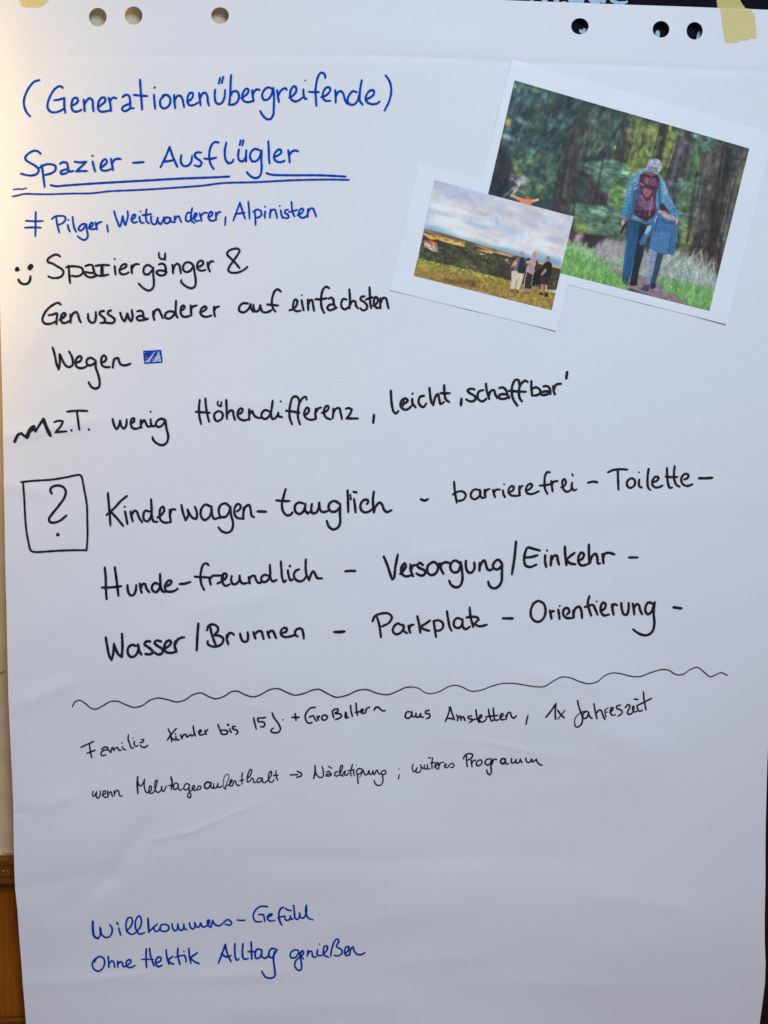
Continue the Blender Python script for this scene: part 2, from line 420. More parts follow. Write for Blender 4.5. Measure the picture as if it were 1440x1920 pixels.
WORDS = [
 ('blue heading word "(Generationenübergreifende)"', 'blue', [
  (A, 13.5, "268,186 235,196 200,235 175,285 165,325 170,370 185,405 208,430; 428,238 408,226 375,245 345,290 326,345 328,378 348,400 380,403 410,393 440,375; 370,322 400,318 438,306; 438,306 438,360 444,406;"
   "490,358 515,345 530,325 520,305 500,310 488,340 488,375 500,395 525,398 555,385; 568,318 572,355 575,395; 574,350 590,322 610,308 628,325 630,360 635,396;"
   "665,370 690,350 712,330 712,308 695,302 675,320 665,355 668,385 685,398 720,395 750,388; 738,305 748,350 752,394; 745,335 755,312 775,303 788,310;"
   "830,300 850,285 872,290 880,315 882,355 885,375 905,375; 882,345 850,355 828,372 830,388 850,394 875,380 885,365; 948,183 952,250 958,330 962,384; 906,285 950,290 996,293;"
   "1042,285 1045,330 1050,378; @1046,236,8; 1110,290 1085,320 1085,355 1105,376 1135,365 1152,335 1147,300 1125,285 1100,290 1098,305; 1178,285 1180,330 1185,375; 1182,320 1200,292 1218,290 1232,310 1240,345 1245,366;"
   "1265,330 1290,315 1305,290 1300,270 1280,275 1268,305 1270,340 1285,355 1310,352 1340,335; 1345,270 1350,310 1355,355; 1352,310 1365,280 1385,268 1400,290 1405,330 1412,356"),
  (B, 13.5, "85,250 83,300 92,335 112,346 136,330 150,290 152,250; 118,170 110,208; 140,162 130,203; 193,150 190,200 188,260 182,330 178,348; 188,290 205,262 230,258 246,285 240,320 215,345 185,350;"
   "262,305 285,290 305,270 310,248 295,240 278,260 268,295 275,320 295,330 325,328 345,318; 335,250 338,285 345,325; 340,280 352,255 370,244 384,250;"
   "470,240 440,232 412,255 402,290 415,315 440,312 465,280 475,240; 478,235 482,300 480,370 475,420 455,445 430,442 405,418 388,390; 503,250 508,290 516,330; 510,290 522,262 545,240 562,238 568,248;"
   "585,300 610,285 630,260 632,235 618,222 600,240 590,280 597,308 620,325 650,318 672,300; 680,245 682,280 690,305 702,308; @692,184,6; 828,165 825,145 805,130 785,145 770,190 762,250 765,310 768,354; 718,260 750,262 785,262;"
   "800,295 830,285 855,262 862,240 850,228 830,235 812,270 812,300 830,320 862,320; 895,250 898,290 898,332; 900,290 915,262 935,255 950,275 960,310 975,340;"
   "1040,262 1015,255 990,280 978,315 990,342 1020,345 1045,320 1058,275; 1074,182 1065,230 1060,280 1062,320 1080,345; 1100,310 1130,298 1155,275 1155,252 1135,248 1112,270 1100,305 1115,332 1145,342 1175,338 1195,325;"
   "1235,148 1258,180 1272,225 1272,270 1258,325 1228,385")]),
 ('blue heading word "Spazier"', 'blue', [
  (A, 13.5, "278,682 262,667 235,662 200,678 175,705 180,725 210,745 245,765 265,790 255,815 220,828 180,825 145,815; 285,760 292,800 298,850 305,905; 272,775 310,755 345,752 378,765 375,795 345,815 305,825;"
   "408,750 430,738 455,745 462,770 470,800 498,798; 462,785 435,790 412,805 420,818 450,812 470,795; 508,735 545,740 585,735; 585,735 550,770 518,800; 518,800 555,798 590,798; 628,735 636,770 645,800; @627,695,8;"
   "680,775 705,760 725,735 715,718 695,730 682,765 690,792 720,795 752,785; 752,715 758,750 766,792; 760,745 775,722 800,715 818,718; 900,742 935,740 972,737")]),
 ('blue heading word "Ausflügler"', 'blue', [
  (A, 13.5, "1147,635 1125,690 1085,772; 1147,635 1165,690 1198,768; 1105,735 1140,730 1180,722; 1225,690 1222,735 1240,762 1270,760 1292,735 1298,695; 1358,672 1335,670 1315,685 1322,705 1350,725 1362,745 1345,765 1315,758"),
  (B, 13.5, "108,604 85,600 62,620 48,660 45,700 55,750 75,782; 12,712 50,715 92,705; 160,605 150,660 155,715 175,742 200,735 208,718; 245,650 240,695 250,725 272,728 290,700 295,655; 294,660 293,730; 258,588 250,620; 276,588 268,622;"
   "385,655 355,645 328,665 320,700 335,728 360,728 385,700 395,660; 398,655 396,720 398,780 388,825 360,842 325,830 298,802; 443,595 447,660 448,710 452,742; 480,700 515,685 532,665 520,648 498,660 482,690 490,722 520,735 552,725;"
   "578,655 584,695 588,735; 585,690 600,665 625,655 645,662")]),
 ('upper blue underline, broken at the g', 'blue', [(P0, 3.6, "95.8,348 105.6,350 125,348.6 166.7,345.6 222,342.2 277.8,338.9 333,335.6 400,332.8 430,331.1"), (B, 13, "430,808 460,818 600,822 800,822 965,830")]),
 ('lower long blue underline', 'blue', [(P0, 3.0, "24,368.8 32.5,367.5 45,364.5 70,364.8 95,365 132.5,363.8 170,363.3 207.5,359.3 245,357.5 282.5,355.5 332.5,352 380,348.3 417.5,343.5 480,341.5 546.7,337.8 616,336.1 655,336.7"), (C, 10, "22,64 60,60 90,62 122,54")]),
 ('blue crossed equals sign', 'blue', [(C, 13, "192,232 190,300 190,360 188,415; 118,298 180,302 246,300; 110,350 170,348 230,350")]),
 ('blue word "Pilger,"', 'blue', [(C, 13, "345,272 352,320 368,386; 312,285 335,268 370,262 410,268 415,290 395,315 362,330; 432,330 438,360 448,380; @437,293,7; 468,270 472,310 480,350 495,382;"
   "570,325 545,322 522,340 512,362 530,372 555,350 570,325 575,370 582,410 570,435 550,442 525,430 505,414; 590,350 612,340 622,318 610,312 598,330 595,355 612,362 640,358; 640,310 645,340 650,362; 645,335 660,315 685,305; 725,332 732,380")]),
 ('blue word "Weitwanderer,"', 'blue', [(C, 13, "778,226 790,270 805,310 820,342 835,300 842,262 850,300 862,330 872,300 882,260 878,225; 905,290 925,280 938,262 930,248 915,262 908,295 925,312 950,305; 968,265 970,295 985,315 1000,310; @975,228,7;"
   "1020,212 1015,260 1020,300 1040,318; 990,255 1020,253 1055,245; 1055,262 1055,300 1070,322 1090,320 1100,290 1105,270 1105,300 1125,322 1140,300 1150,268; 1190,275 1170,270 1155,295 1162,315 1185,312 1198,285 1200,270 1202,300 1220,308; 1230,262 1232,308; 1233,290 1245,268 1262,262 1270,285 1280,306"),
  (D, 13, "315,240 290,235 275,262 275,290 290,302 310,290 318,260; 322,202 315,240 312,280 325,305 340,312; 325,280 345,270 358,248 348,238 338,255 338,280 352,298 375,295; 378,238 385,265 392,298; 388,262 400,245 415,235 435,238;"
   "440,270 462,262 475,240 465,228 450,240 445,270 455,292 480,296 500,288; 500,235 500,265 502,290; 502,262 512,240 528,228 534,234; 572,270 570,300 568,328")]),
 ('blue word "Alpinisten"', 'blue', [(D, 13, "680,160 665,200 630,295; 680,160 695,210 718,280; 645,245 680,240 715,235; 742,152 748,210 752,280; 790,222 795,270 797,326; 780,228 810,210 838,225 840,250 820,270 800,270; 870,225 865,250 868,275; @868,190,7;"
   "910,210 905,245 905,272; 907,240 920,215 940,210 950,235 958,275; 985,215 990,245 1000,275; @978,183,7; 1040,210 1020,215 1018,235 1040,250 1045,268 1025,275 1010,268; 1065,152 1070,200 1078,240 1090,262; 1045,228 1080,222 1108,212;"
   "1112,250 1140,238 1155,215 1148,200 1130,212 1120,245 1135,268 1165,268 1185,250; 1190,205 1188,240 1188,265; 1190,235 1205,205 1225,200 1240,230 1252,262")]),
 ('black smiley of two dots and a smile', 'black', [(E, 25, "@76,271,28; *54 220,256 232,238; 90,388 110,420 150,438 195,430 222,390 226,350")]),
 ('black word "Spaziergänger"', 'black', [
  (E, 23, "560,130 540,112 505,108 455,130 420,165 425,190 470,205 530,240 585,275 598,305 580,345 530,368 470,368 430,352; 655,232 660,300 665,370 672,428; 628,248 680,238 740,240 800,255 818,290 800,330 750,350 690,345;"
   "845,235 880,222 920,225 935,270 950,320 975,335; 945,315 890,310 840,305 835,320 870,355 910,362 950,350 985,340; 960,232 1030,222 1110,225; *36 1030,230 1030,290 1032,338; 1000,345 1050,342 1100,330; 1172,235 1178,290 1182,330; @1173,156,12;"
   "1225,275 1270,262 1305,235 1300,215 1265,218 1235,255 1228,300 1250,325 1290,325 1330,305"),
  (F, 23, "42,225 42,270 48,318; 45,265 65,228 95,212 125,214; 270,245 230,222 190,240 175,285 190,325 230,325 265,290 285,255; 285,255 285,330 292,410 285,470 250,505 215,505 165,475 122,432;"
   "350,215 385,205 415,225 425,265 432,300; 432,300 395,285 340,285 322,300 335,325 375,340 420,325 435,300; *20 350,85 352,130 375,155 410,150 418,90; *20 420,90 418,165; 500,220 505,265 508,315; 508,280 525,230 555,205 580,230 588,270 595,315;"
   "735,225 700,195 650,195 622,235 625,280 655,300 700,285 735,235; 738,230 750,310 762,400 755,455 725,480 680,475 630,445 598,410 600,392; 785,245 830,225 848,195 830,172 795,185 778,230 790,270 830,285 870,275;"
   "895,190 900,240 922,295; 905,240 915,200 940,178 960,182")]),
 ('black ampersand', 'black', [(F, 23, "1255,255 1210,200 1150,140 1115,100 1135,60 1185,40 1240,38 1255,60 1230,110 1180,180 1140,240 1128,280 1150,302 1210,308 1275,290 1320,262 1342,240")]),
 ('black word "Genusswanderer"', 'black', [(G, 16, "178,125 160,112 125,125 80,160 50,205 42,245 62,268 105,268 145,250; 88,205 120,200 150,192 148,235 146,272; 170,240 195,225 215,200 205,188 188,200 180,235 190,260 215,262 240,248; 250,200 252,230 250,260; 252,230 268,195 295,180 308,205 318,240 328,258;"
   "382,195 385,235 405,260 430,255 440,220 440,180; 500,172 475,178 468,195 490,215 508,235 500,258 475,262; 552,168 532,178 530,195 560,215 582,238 565,262 535,262 505,258; 622,185 635,225 655,248 668,215 675,190 685,225 705,248 715,215 708,165;"
   "750,175 775,170 790,180 795,205 800,225 830,232; 795,210 765,210 745,225 758,242 790,240 830,230; 868,175 870,210 878,240; 872,205 885,168 908,160 925,190 940,225; 1022,178 985,175 960,195 960,220 985,230 1015,212 1035,180; 1040,98 1038,150 1038,195 1052,222;"
   "1075,170 1095,160 1105,140 1092,130 1078,148 1075,185 1090,212 1120,215 1150,205; 1150,130 1152,165 1155,205; 1152,165 1165,140 1195,130; 1220,185 1250,170 1270,150 1258,138 1235,150 1222,185 1240,210 1275,215 1305,205; 1325,140 1325,175 1332,212; 1327,172 1340,145 1362,138")]),
 ('black word "auf"', 'black', [(H, 16, "260,155 220,155 195,180 195,210 225,222 260,200 280,160; 280,160 282,190 300,218; 300,165 305,200 318,215 340,205 350,170; 352,168 358,200 375,220 410,218 435,205; 505,65 485,48 462,60 445,100 438,150 450,195 465,215; 405,162 440,165 485,170")]),
 ('black word "einfachsten"', 'black', [(H, 16, "572,205 600,195 625,165 628,130 612,125 600,155 600,190 620,212 655,208; 662,130 668,165 678,205; @662,92,7; 708,125 710,160 712,205; 712,165 725,130 740,128 748,165 755,208; 868,38 845,28 822,50 810,100 808,150 815,190 832,225; 765,122 805,122 850,115;"
   "865,118 885,110 900,125 905,160 920,190; 905,160 870,165 855,185 870,205 905,195 925,185; 1000,125 975,120 960,150 965,185 990,198 1015,180; 1020,48 1025,110 1022,190; 1025,165 1045,135 1065,140 1070,170 1085,190; 1135,100 1110,105 1105,125 1135,145 1155,175 1145,200 1120,205 1102,190;"
   "1172,32 1175,90 1178,150 1185,190; 1145,125 1175,112 1195,108; 1200,170 1225,155 1235,120 1218,105 1205,135 1210,170 1230,188 1250,185; 1255,115 1252,150 1255,190; 1256,150 1275,112 1295,115 1305,150 1315,190")]),
 ('black word "Wegen"', 'black', [(I, 24, "115,70 140,160 160,260 182,315; 182,315 195,240 192,145; 192,145 205,170 230,225 265,275 300,290 335,270 340,210 320,150 298,115; 375,240 420,225 440,190 425,165 390,185 370,235 385,285 430,302 480,290 510,265; 595,215 545,185 505,200 495,240 520,270 565,260 600,225;"
   "600,225 598,290 625,370 642,450 635,510 600,530 560,520 530,485 520,460; 665,240 705,220 715,185 695,158 668,175 660,225 670,270 710,290 755,288; 800,205 795,245 790,295; 795,240 815,195 850,190 860,225 880,260 920,270 960,262 988,252")]),
 ('small blue scribbled-in box', 'blue', [(I, 15, "1138,110 1150,245; 1138,112 1230,110 1325,102; 1325,102 1335,170 1340,232; 1150,245 1240,240 1340,232; *22 1152,145 1185,120; *20 1155,175 1210,122; *18 1160,208 1230,120; *7 1172,226 1252,118; *14 1205,234 1275,118; *8 1222,234 1290,118; *8 1240,232 1302,118; *6 1268,236 1325,130; *6 1290,230 1330,180; *14 1318,112 1328,160")]),
 ('black thick zigzag squiggle', 'black', [(J, 20, "32,352 60,300 85,290; *17 85,290 105,308 125,318; *28 125,318 150,265 175,240; *20 175,240 190,275; *17 190,275 220,225 245,185; *24 248,185 270,240 300,305; *32 158,262 178,245")]),
 ('black abbreviation "z.T."', 'black', [(J, 15, "330,205 365,195 395,200; 395,200 380,235 340,282; 340,282 380,278 420,275; @458,267,9; 425,127 500,120 577,122; 497,122 508,190 518,262; @588,261,9")]),
 ('black word "wenig"', 'black', [(J, 16, "765,182 775,225 795,258 815,225 820,195; 820,195 830,235 850,255 868,225 870,185; 905,215 925,200 925,178 910,180 900,215 915,250 945,255 970,245; 975,190 975,220 980,248; 980,220 1000,190 1015,215 1030,240 1050,235; 1050,185 1052,215 1060,235 1078,235; @1049,127,8;"
   "1160,190 1130,180 1100,195 1088,225 1110,242 1140,225 1160,190; 1160,190 1168,250 1182,320 1165,365 1130,378 1090,360 1068,335 1064,318")]),
 ('black word "Höhendifferenz,"', 'black', [(K, 16, "98,120 92,180 95,240 108,300; 140,110 145,170 155,230 168,282; 68,208 120,212 172,215; 235,205 210,220 208,255 225,278 258,265 272,235 260,210 235,202; *13 235,130 232,150 245,165 258,155; *13 260,135 258,168; 297,120 300,190 302,262; 302,230 325,200 345,200 352,235 362,268;"
   "388,225 410,215 420,190 405,182 388,200 382,235 400,262 430,272 460,265; 468,190 468,230 470,268; 470,230 490,200 500,225 520,248 555,255; 620,205 590,195 565,215 562,245 585,262 615,245 632,205; 645,125 638,180 632,230 645,262 670,250 688,215; 688,215 690,240 715,248; @705,130,8;"
   "845,150 840,110 820,92 795,100 778,150 770,210 775,260 790,302; 900,115 892,95 870,105 845,145 835,200 835,250 850,302; 745,200 790,205 845,215; 885,235 910,215 918,190 905,175 888,195 882,230 900,258 935,268 965,262; 968,185 965,220 970,262; 968,215 985,185 1008,175;"
   "1015,215 1045,205 1065,180 1058,162 1038,175 1030,215 1045,250 1080,265; 1100,185 1100,215 1095,255; 1100,215 1120,185 1145,180 1155,215 1165,262; 1195,185 1215,180 1240,190; 1240,190 1225,225 1200,258; 1200,258 1240,258 1285,258; *18 1405,232 1400,290")]),
 ('black word "leicht,"', 'black', [(L, 17, "52,210 55,270 62,330 75,370 92,380 108,362; 125,310 155,305 178,285 165,268 140,275 125,305 130,335 155,352 185,345 205,325; *14 150,285 145,325; 212,270 215,305 238,335; @215,232,9; 300,248 272,255 260,290 272,320 298,332 318,305;"
   "342,190 348,250 355,290 370,318; 370,318 385,260 405,235 415,270 425,308 450,295; 452,170 455,230 465,275 490,295; 425,228 460,230 495,228; *20 582,272 578,318")]),
 ('black word "schaffbar"', 'black', [(L, 17, "680,200 650,195 628,208 640,225 675,245 690,268 670,288 640,288 618,275; 745,205 715,215 702,245 710,275 740,290 768,270; 765,158 772,210 790,272; 785,255 800,215 825,205 835,235 850,265; 865,190 890,185 915,205 928,245 940,265; 925,240 890,235 865,245 868,268 905,270 940,255;"
   "1015,165 1008,130 985,130 965,165 958,220 970,275 1000,322; 1078,145 1060,135 1035,150 1015,190 1012,240 1020,270 1035,290; 938,210 1000,215 1062,218; 1105,138 1105,190 1110,248; 1108,195 1140,185 1170,205 1168,230 1140,245 1112,245;"
   "1195,178 1220,175 1240,190 1248,235; 1245,215 1210,215 1178,225 1180,240 1215,240 1248,225; 1268,175 1270,205 1280,238; 1272,205 1290,165 1325,158; *20 1372,72 1366,118")]),
 ('black question mark', 'black', [(MM, 25, "405,270 390,240 400,205 440,185 490,182 540,205 562,250 545,320 490,400 410,500 375,555 385,590 430,598 500,575 570,518; @474,733,21")]),
 ('black box drawn round the question mark', 'black', [(MM, 21, "60,142 200,128 400,115 560,90 715,62 735,75 770,230 800,400 805,560 808,740 798,905; 85,150 95,300 105,500 120,680 150,840 168,905 190,922 240,928 450,915 620,908 800,908")]),
 ('black word "Kinderwagen-"', 'black', [(N, 18, "55,150 62,230 70,320 76,415; 210,175 160,215 110,270 45,328; 75,300 120,345 180,418; 195,300 205,350 215,402; @192,262,9; 240,300 248,340 258,382; 250,330 270,295 290,300 310,350 335,388; 395,300 360,295 345,330 352,370 380,380 405,345 412,300; 408,202 412,270 415,340 428,380 460,385;"
   "460,350 490,330 515,290 505,262 485,275 478,320 485,370 520,392 560,388; 560,285 562,340 570,388; 565,320 578,285 605,285; 655,248 668,310 690,372; 690,372 712,330 705,285; 705,285 722,320 750,355 775,360 782,310 765,262; 895,260 850,245 818,280 815,335 840,370 880,350 900,300 902,262; 902,262 905,320 925,362 950,355;"
   "950,355 1000,345; 1050,262 1015,235 975,250 960,300 978,345 1015,345 1045,305 1055,262; 1055,262 1062,330 1078,400 1065,455 1030,475 985,462 958,430; 1110,300 1135,280 1138,250 1115,240 1092,270 1090,320 1110,352 1165,360; 1165,270 1162,310 1160,360; 1162,310 1180,262 1210,248 1222,290 1230,335 1250,348; *20 1278,300 1348,303")]),
 ('black word "tauglich"', 'black', [(O, 19, "155,120 138,180 125,240 135,300 165,332 195,328 212,308; 80,210 130,215 185,216; 300,235 260,228 232,255 235,300 265,322 300,300 318,240; 318,240 315,290 335,318; 335,318 360,300; 370,240 365,285 375,315 405,310 425,275 430,230; 430,230 435,280 455,305 500,298;"
   "600,240 555,215 515,235 508,275 530,302 570,298 600,262; 602,250 600,320 602,390 585,430 545,448 510,425 492,378; 662,130 665,200 668,305; *16 685,165 688,205; 715,200 722,250 728,308; 712,140 735,145; 820,240 832,225 822,205 795,208 770,240 772,285 800,308 840,300 865,280;"
   "877,140 870,200 872,260 878,308; 878,308 890,265 925,228 945,245 960,285 985,305 1022,290")]),
 ('black dash before "barrierefrei"', 'black', [(O, 19, "1262,200 1290,212 1320,200")]),
 ('black word "barrierefrei"', 'black', [(P, 20, "110,222 115,290 125,360 135,425; 100,345 140,320 190,315 222,345 210,385 170,405 135,405; 345,300 310,295 280,320 270,360 300,390 340,375 365,330 360,300; 360,310 362,350 380,378 405,372; 405,298 405,335 415,370; 408,330 425,300 452,292; 485,300 492,335 505,370; 492,330 515,298 550,298;"
   "580,305 585,340 600,370; @592,247,9; 645,325 680,300 685,275 665,262 640,285 635,325 660,352 710,358 745,352; 738,265 738,310 742,350; 740,305 752,270 770,262; 805,310 845,285 862,255 845,240 815,260 802,300 815,332 850,340 890,330 925,312;"
   "1030,130 1005,130 985,165 980,230 985,290 1008,338; 935,258 985,255 1030,245; 1045,215 1050,265 1058,315; 1050,260 1065,222 1105,215; 1140,275 1175,255 1185,220 1170,195 1152,215 1155,265 1165,300 1195,318 1225,305 1240,280; 1245,230 1240,270 1260,305 1285,295; *17 1245,148 1252,162")]),
 ('black dash before "Toilette"', 'black', [(Q, 23, "65,248 115,237 160,243")]),
 ('black word "Toilette"', 'black', [(Q, 22, "272,140 320,118 400,108 470,112; 372,115 375,210 378,320; 500,205 468,240 470,280 500,302 540,280 552,240 535,208 500,205 475,225; 595,215 590,260 600,290 622,298; @592,140,10; 692,105 682,180 680,250 690,305 708,322; 735,245 780,225 795,195 765,185 735,220 730,265 755,295 795,295 835,278;"
   "882,95 885,180 892,250 910,300 935,298; 962,78 955,150 960,220 980,270 1012,288; 868,185 920,190 990,188; 1060,215 1095,200 1105,170 1080,155 1045,175 1030,220 1045,262 1090,282 1145,265")]),
 ('black dash after "Toilette"', 'black', [(Q, 25, "1215,202 1280,202 1350,197")]),
 ('black word "Hunde-"', 'black', [(S, 23, "90,182 100,280 102,380 110,495; 190,178 205,280 218,380 228,462; 62,380 150,378 255,366; 318,355 322,410 345,455 375,455 400,410 405,355; 440,340 448,390 460,432; 450,390 470,345 492,345 510,395 535,425; 625,345 590,335 562,370 570,410 605,425 635,390 642,340; 642,245 645,310 650,370 665,415 690,425;"
   "700,370 745,345 758,318 735,308 705,335 690,380 705,415 745,422 790,412 818,392; 838,345 890,342 945,325")]),
 ('black word "freundlich"', 'black', [(S, 22, "1125,158 1105,140 1075,150 1055,200 1045,270 1055,350 1082,405; 988,272 1060,278 1120,280; 1130,280 1138,315 1148,352; 1135,310 1160,268 1210,262 1260,262; 1215,340 1260,320 1300,285 1305,250 1280,240 1260,280 1265,330 1295,365 1335,350; *18 1275,255 1270,300"),
  (U, 22, "130,268 125,310 140,345 175,345 205,310 210,262; 210,262 215,310 240,340 290,335; 300,275 305,305 312,340; 305,305 330,268 358,265 372,300 395,335 430,328; 500,265 465,255 430,275 428,310 455,328 495,305 512,265; 512,155 515,220 518,280 540,320 580,305; 622,122 628,200 635,280 655,328 672,310;"
   "692,210 700,265 722,312 740,300; @712,168,14; 805,200 770,215 752,260 775,305 820,320 855,300 875,270; 872,102 870,180 878,250 905,308; 905,308 920,260 945,218 965,245 985,285 1035,290")]),
 ('black dash before "Versorgung"', 'black', [(U, 24, "1268,220 1320,215 1365,217")]),
 ('black word "Versorgung/"', 'black', [(V, 24, "105,232 145,330 170,410 188,460; 190,460 205,450 220,340 245,212; 270,405 300,375 325,330 315,300 290,320 278,370 295,415 330,430 375,420; *18 298,330 290,390; 372,312 375,370 398,430; 378,365 395,325 425,315; 495,315 465,295 440,320 460,345 505,365 520,395 495,420 455,415 432,400;"
   "590,285 545,325 540,380 570,415 615,405 645,360 640,310 605,285 585,295; 665,300 675,350 700,402; 672,340 690,300 730,288 765,298; 860,295 820,270 780,295 770,345 795,385 840,385 865,340 872,285; 872,285 885,370 890,460 865,525 820,538 775,510 758,472; 925,275 925,330 945,385 980,390 1010,350 1008,290;"
   "1062,295 1062,330 1060,372; 1065,330 1090,280 1110,270 1125,310 1140,355 1165,368 1195,350; 1285,300 1250,262 1215,280 1195,320 1205,350 1245,358 1280,325; 1285,300 1285,400 1280,480 1250,530 1200,548 1160,520 1148,482; 1425,80 1410,240 1385,405")]),
 ('black word "Einkehr"', 'black', [(X, 24, "435,170 380,155 315,142 290,190 280,270 295,320 340,335 400,312; 290,240 350,235 412,218; 490,218 488,270 500,335; @508,170,12; 550,225 548,270 545,320; 550,270 575,225 605,220 615,265 628,310; 685,130 690,220 702,315; 780,195 740,225 700,262; 700,262 735,295 790,308;"
   "830,270 865,245 875,205 850,190 825,225 820,280 850,318 895,312 925,295; 925,110 925,190 932,300; 932,300 955,230 990,200 1008,235 1015,300 1035,298; 1060,205 1065,250 1070,295; 1065,245 1085,200 1130,192 1178,208")]),
 ('black dash after "Einkehr"', 'black', [(X, 22, "1325,238 1410,238")]),
 ('black word "Wasser/"', 'black', [(AA, 24, "48,292 65,390 85,480 105,515; 105,515 125,440 130,355; 130,355 145,400 175,460 208,485; 208,485 215,380 210,255; 350,375 310,365 275,390 268,445 300,485 345,470 375,410 370,360; 372,370 385,430 405,462; 490,330 455,330 435,360 470,385 500,410 520,440 480,460 445,455;"
   "600,330 555,322 535,345 565,375 610,405 615,440 580,462 540,445 510,425; 635,400 680,375 700,340 680,320 645,345 632,400 650,435 700,445 755,432; 740,330 735,380 755,430; 738,370 760,320 790,298 830,290; 972,152 962,280 955,420")]),
 ('black word "Brunnen"', 'black', [(AA, 23, "1090,190 1105,260 1145,370; 1058,220 1075,175 1120,162 1165,190 1165,230 1130,270 1180,275 1220,305 1210,350 1160,382 1100,380 1065,355 1065,330; 1255,270 1255,310 1270,360; 1258,300 1275,255 1300,248 1328,266"),
  (AB, 23, "215,255 225,300 250,335 285,330 295,290 290,240; 348,240 355,270 370,305; 358,268 395,232 430,235 440,270 450,308; 488,235 495,265 510,298; 495,262 520,228 545,232 560,265 575,300; 640,250 675,235 680,205 655,198 625,225 625,265 660,290 710,285 760,270; 790,285 765,265 770,225 800,205 830,210 845,250 852,305")]),
 ('black dash before "Parkplatz"', 'black', [(AB, 27, "1158,240 1210,240 1258,235")]),
 ('black word "Parkplatz"', 'black', [(AC, 20, "130,180 150,250 165,358; 90,215 110,170 170,145 230,145 262,175 240,225 175,262; 350,250 315,235 280,265 272,305 300,332 345,315 372,265 362,245; 368,255 370,300 400,322; 412,255 418,285 428,318; 418,285 435,250 458,245; 492,170 508,240 520,318; 605,208 560,240 515,265; 515,265 550,285 600,300;"
   "640,220 650,290 660,355; 635,215 680,205 720,230 722,270 690,298 660,298; 758,125 770,200 785,270 800,298; 885,195 850,185 822,215 825,260 860,275 895,245 898,195; 898,205 900,260 925,285 965,262; 962,90 970,170 985,230 995,265; 935,180 980,172 1030,180 1045,198; 1045,198 1015,225; 1000,235 1050,258 1115,245")]),
 ('black dash before "Orientierung"', 'black', [(AC, 22, "1262,188 1350,188")]),
 ('black word "Orientierung"', 'black', [(AD, 20, "135,120 95,145 70,205 75,265 110,300 150,300 185,265 198,205 180,145 135,120; 235,205 242,240 250,278; 240,235 258,210 270,212; 308,200 315,240 320,278; @321,165,9; 385,240 405,215 385,182 358,195 352,240 380,270 435,270; 440,205 440,235 445,265; 442,230 460,185 490,172 508,205 515,268;"
   "578,82 565,130 575,190 595,250; 540,175 580,160 610,158 630,195 650,242; @642,127,8; 675,210 710,190 720,150 700,135 680,165 680,215 705,248 750,240; 775,155 780,195 790,242; 778,190 790,150 820,160; 855,140 862,195 880,240 905,240 920,195 920,140; 955,145 965,190 970,240; 965,185 990,150 1008,155 1020,200 1038,238;"
   "1130,145 1095,135 1070,165 1068,215 1090,238 1120,215 1145,140; 1148,135 1138,220 1145,320 1130,385 1085,420 1030,415 985,390 960,370")]),
 ('black dash after "Orientierung"', 'black', [(AD, 23, "1312,178 1380,188")]),
 ('thin black wavy dividing line', 'thin', [(WA, 4.9, "35,207 45,188 65,180 90,195 110,212 130,217 160,203 190,186 220,185 250,198 285,210 320,203 350,182 385,172 420,178 460,188 495,180 525,160 560,151 590,165 620,175 655,165 685,146 710,144 740,158 775,167 810,155 840,138 875,133 910,148 945,160 985,152 1015,140 1045,137 1080,155 1115,169 1160,160 1200,142 1240,138 1280,152 1325,158 1365,143 1400,128 1425,126"),
  (WB, 4.0, "72,126 100,133 125,150 155,153 190,142 220,125 250,119 280,128 310,142 345,141 390,125 430,113 475,110 520,115 570,123 610,122 650,98 680,84 715,86 750,100 790,110 825,103 855,80 885,68 920,70 960,80 1000,83 1050,66 1090,55 1120,57 1150,75 1180,74 1210,54 1240,46 1265,65 1290,84 1315,75 1335,67 1360,78")]),
 ('small black word "Familie"', 'black', [(BA, 16, "72,428 140,395 215,362; 165,390 175,470 190,548; 138,495 180,480 228,462; 300,450 345,425 375,440 370,455 320,465 295,495 305,522 350,515; 370,450 405,490; 405,490 412,450 425,430; 425,430 440,465; 440,465 455,440 480,430; 480,430 500,465 520,462; 535,425 545,450 572,458; @530,383,9; 602,290 600,340 620,400 635,440 660,435;"
   "668,362 668,400 690,420 710,410; @655,325,8; 735,378 765,370 775,345 750,345; 735,405 755,428 790,430 820,408")]),
 ('small black word "Kinder"', 'black', [(BB, 17, "90,345 115,400 130,490; 180,340 130,400 80,470; 105,425 150,462 175,470; 175,430 185,465 215,468; @172,400,10; 230,410 245,455; 245,450 265,410 290,405 300,435 345,405; 345,405 355,425 385,400; 372,310 380,370 398,425; 440,390 465,370 455,355 435,375 445,410 475,412 500,400; 505,360 508,385 520,410; 508,385 535,352")]),
 ('small black word "bis"', 'black', [(BB, 18, "650,295 670,350 690,402; 690,360 730,360 760,370 750,400 715,408 690,402; 785,340 788,365 800,385; @765,298,16; 845,315 815,320 820,345 865,360 875,385 855,405")]),
 ('small black "15 J."', 'black', [(BB, 18, "1052,220 1065,280 1082,345; 1185,215 1140,220 1100,222; 1100,222 1105,260 1160,265 1180,290 1160,322 1130,320; 1262,165 1285,220 1335,290 1355,345 1335,380 1290,388 1250,375 1250,355 1275,335; @1383,240,9")]),
 ('small black "+ Großeltern"', 'black', [(BC, 18, "*20 140,170 145,210 150,245; *20 105,213 185,212; 365,100 320,105 280,140 255,190 262,245 290,278 330,270; 300,210 345,195 355,215 380,255; 390,200 395,225 405,245; 395,220 415,200; 455,190 440,220 460,245 490,235 505,205 480,188 455,190; 560,140 565,180 575,215; 558,145 590,120 625,120 620,145 590,165 650,175 665,195 640,220 595,238;"
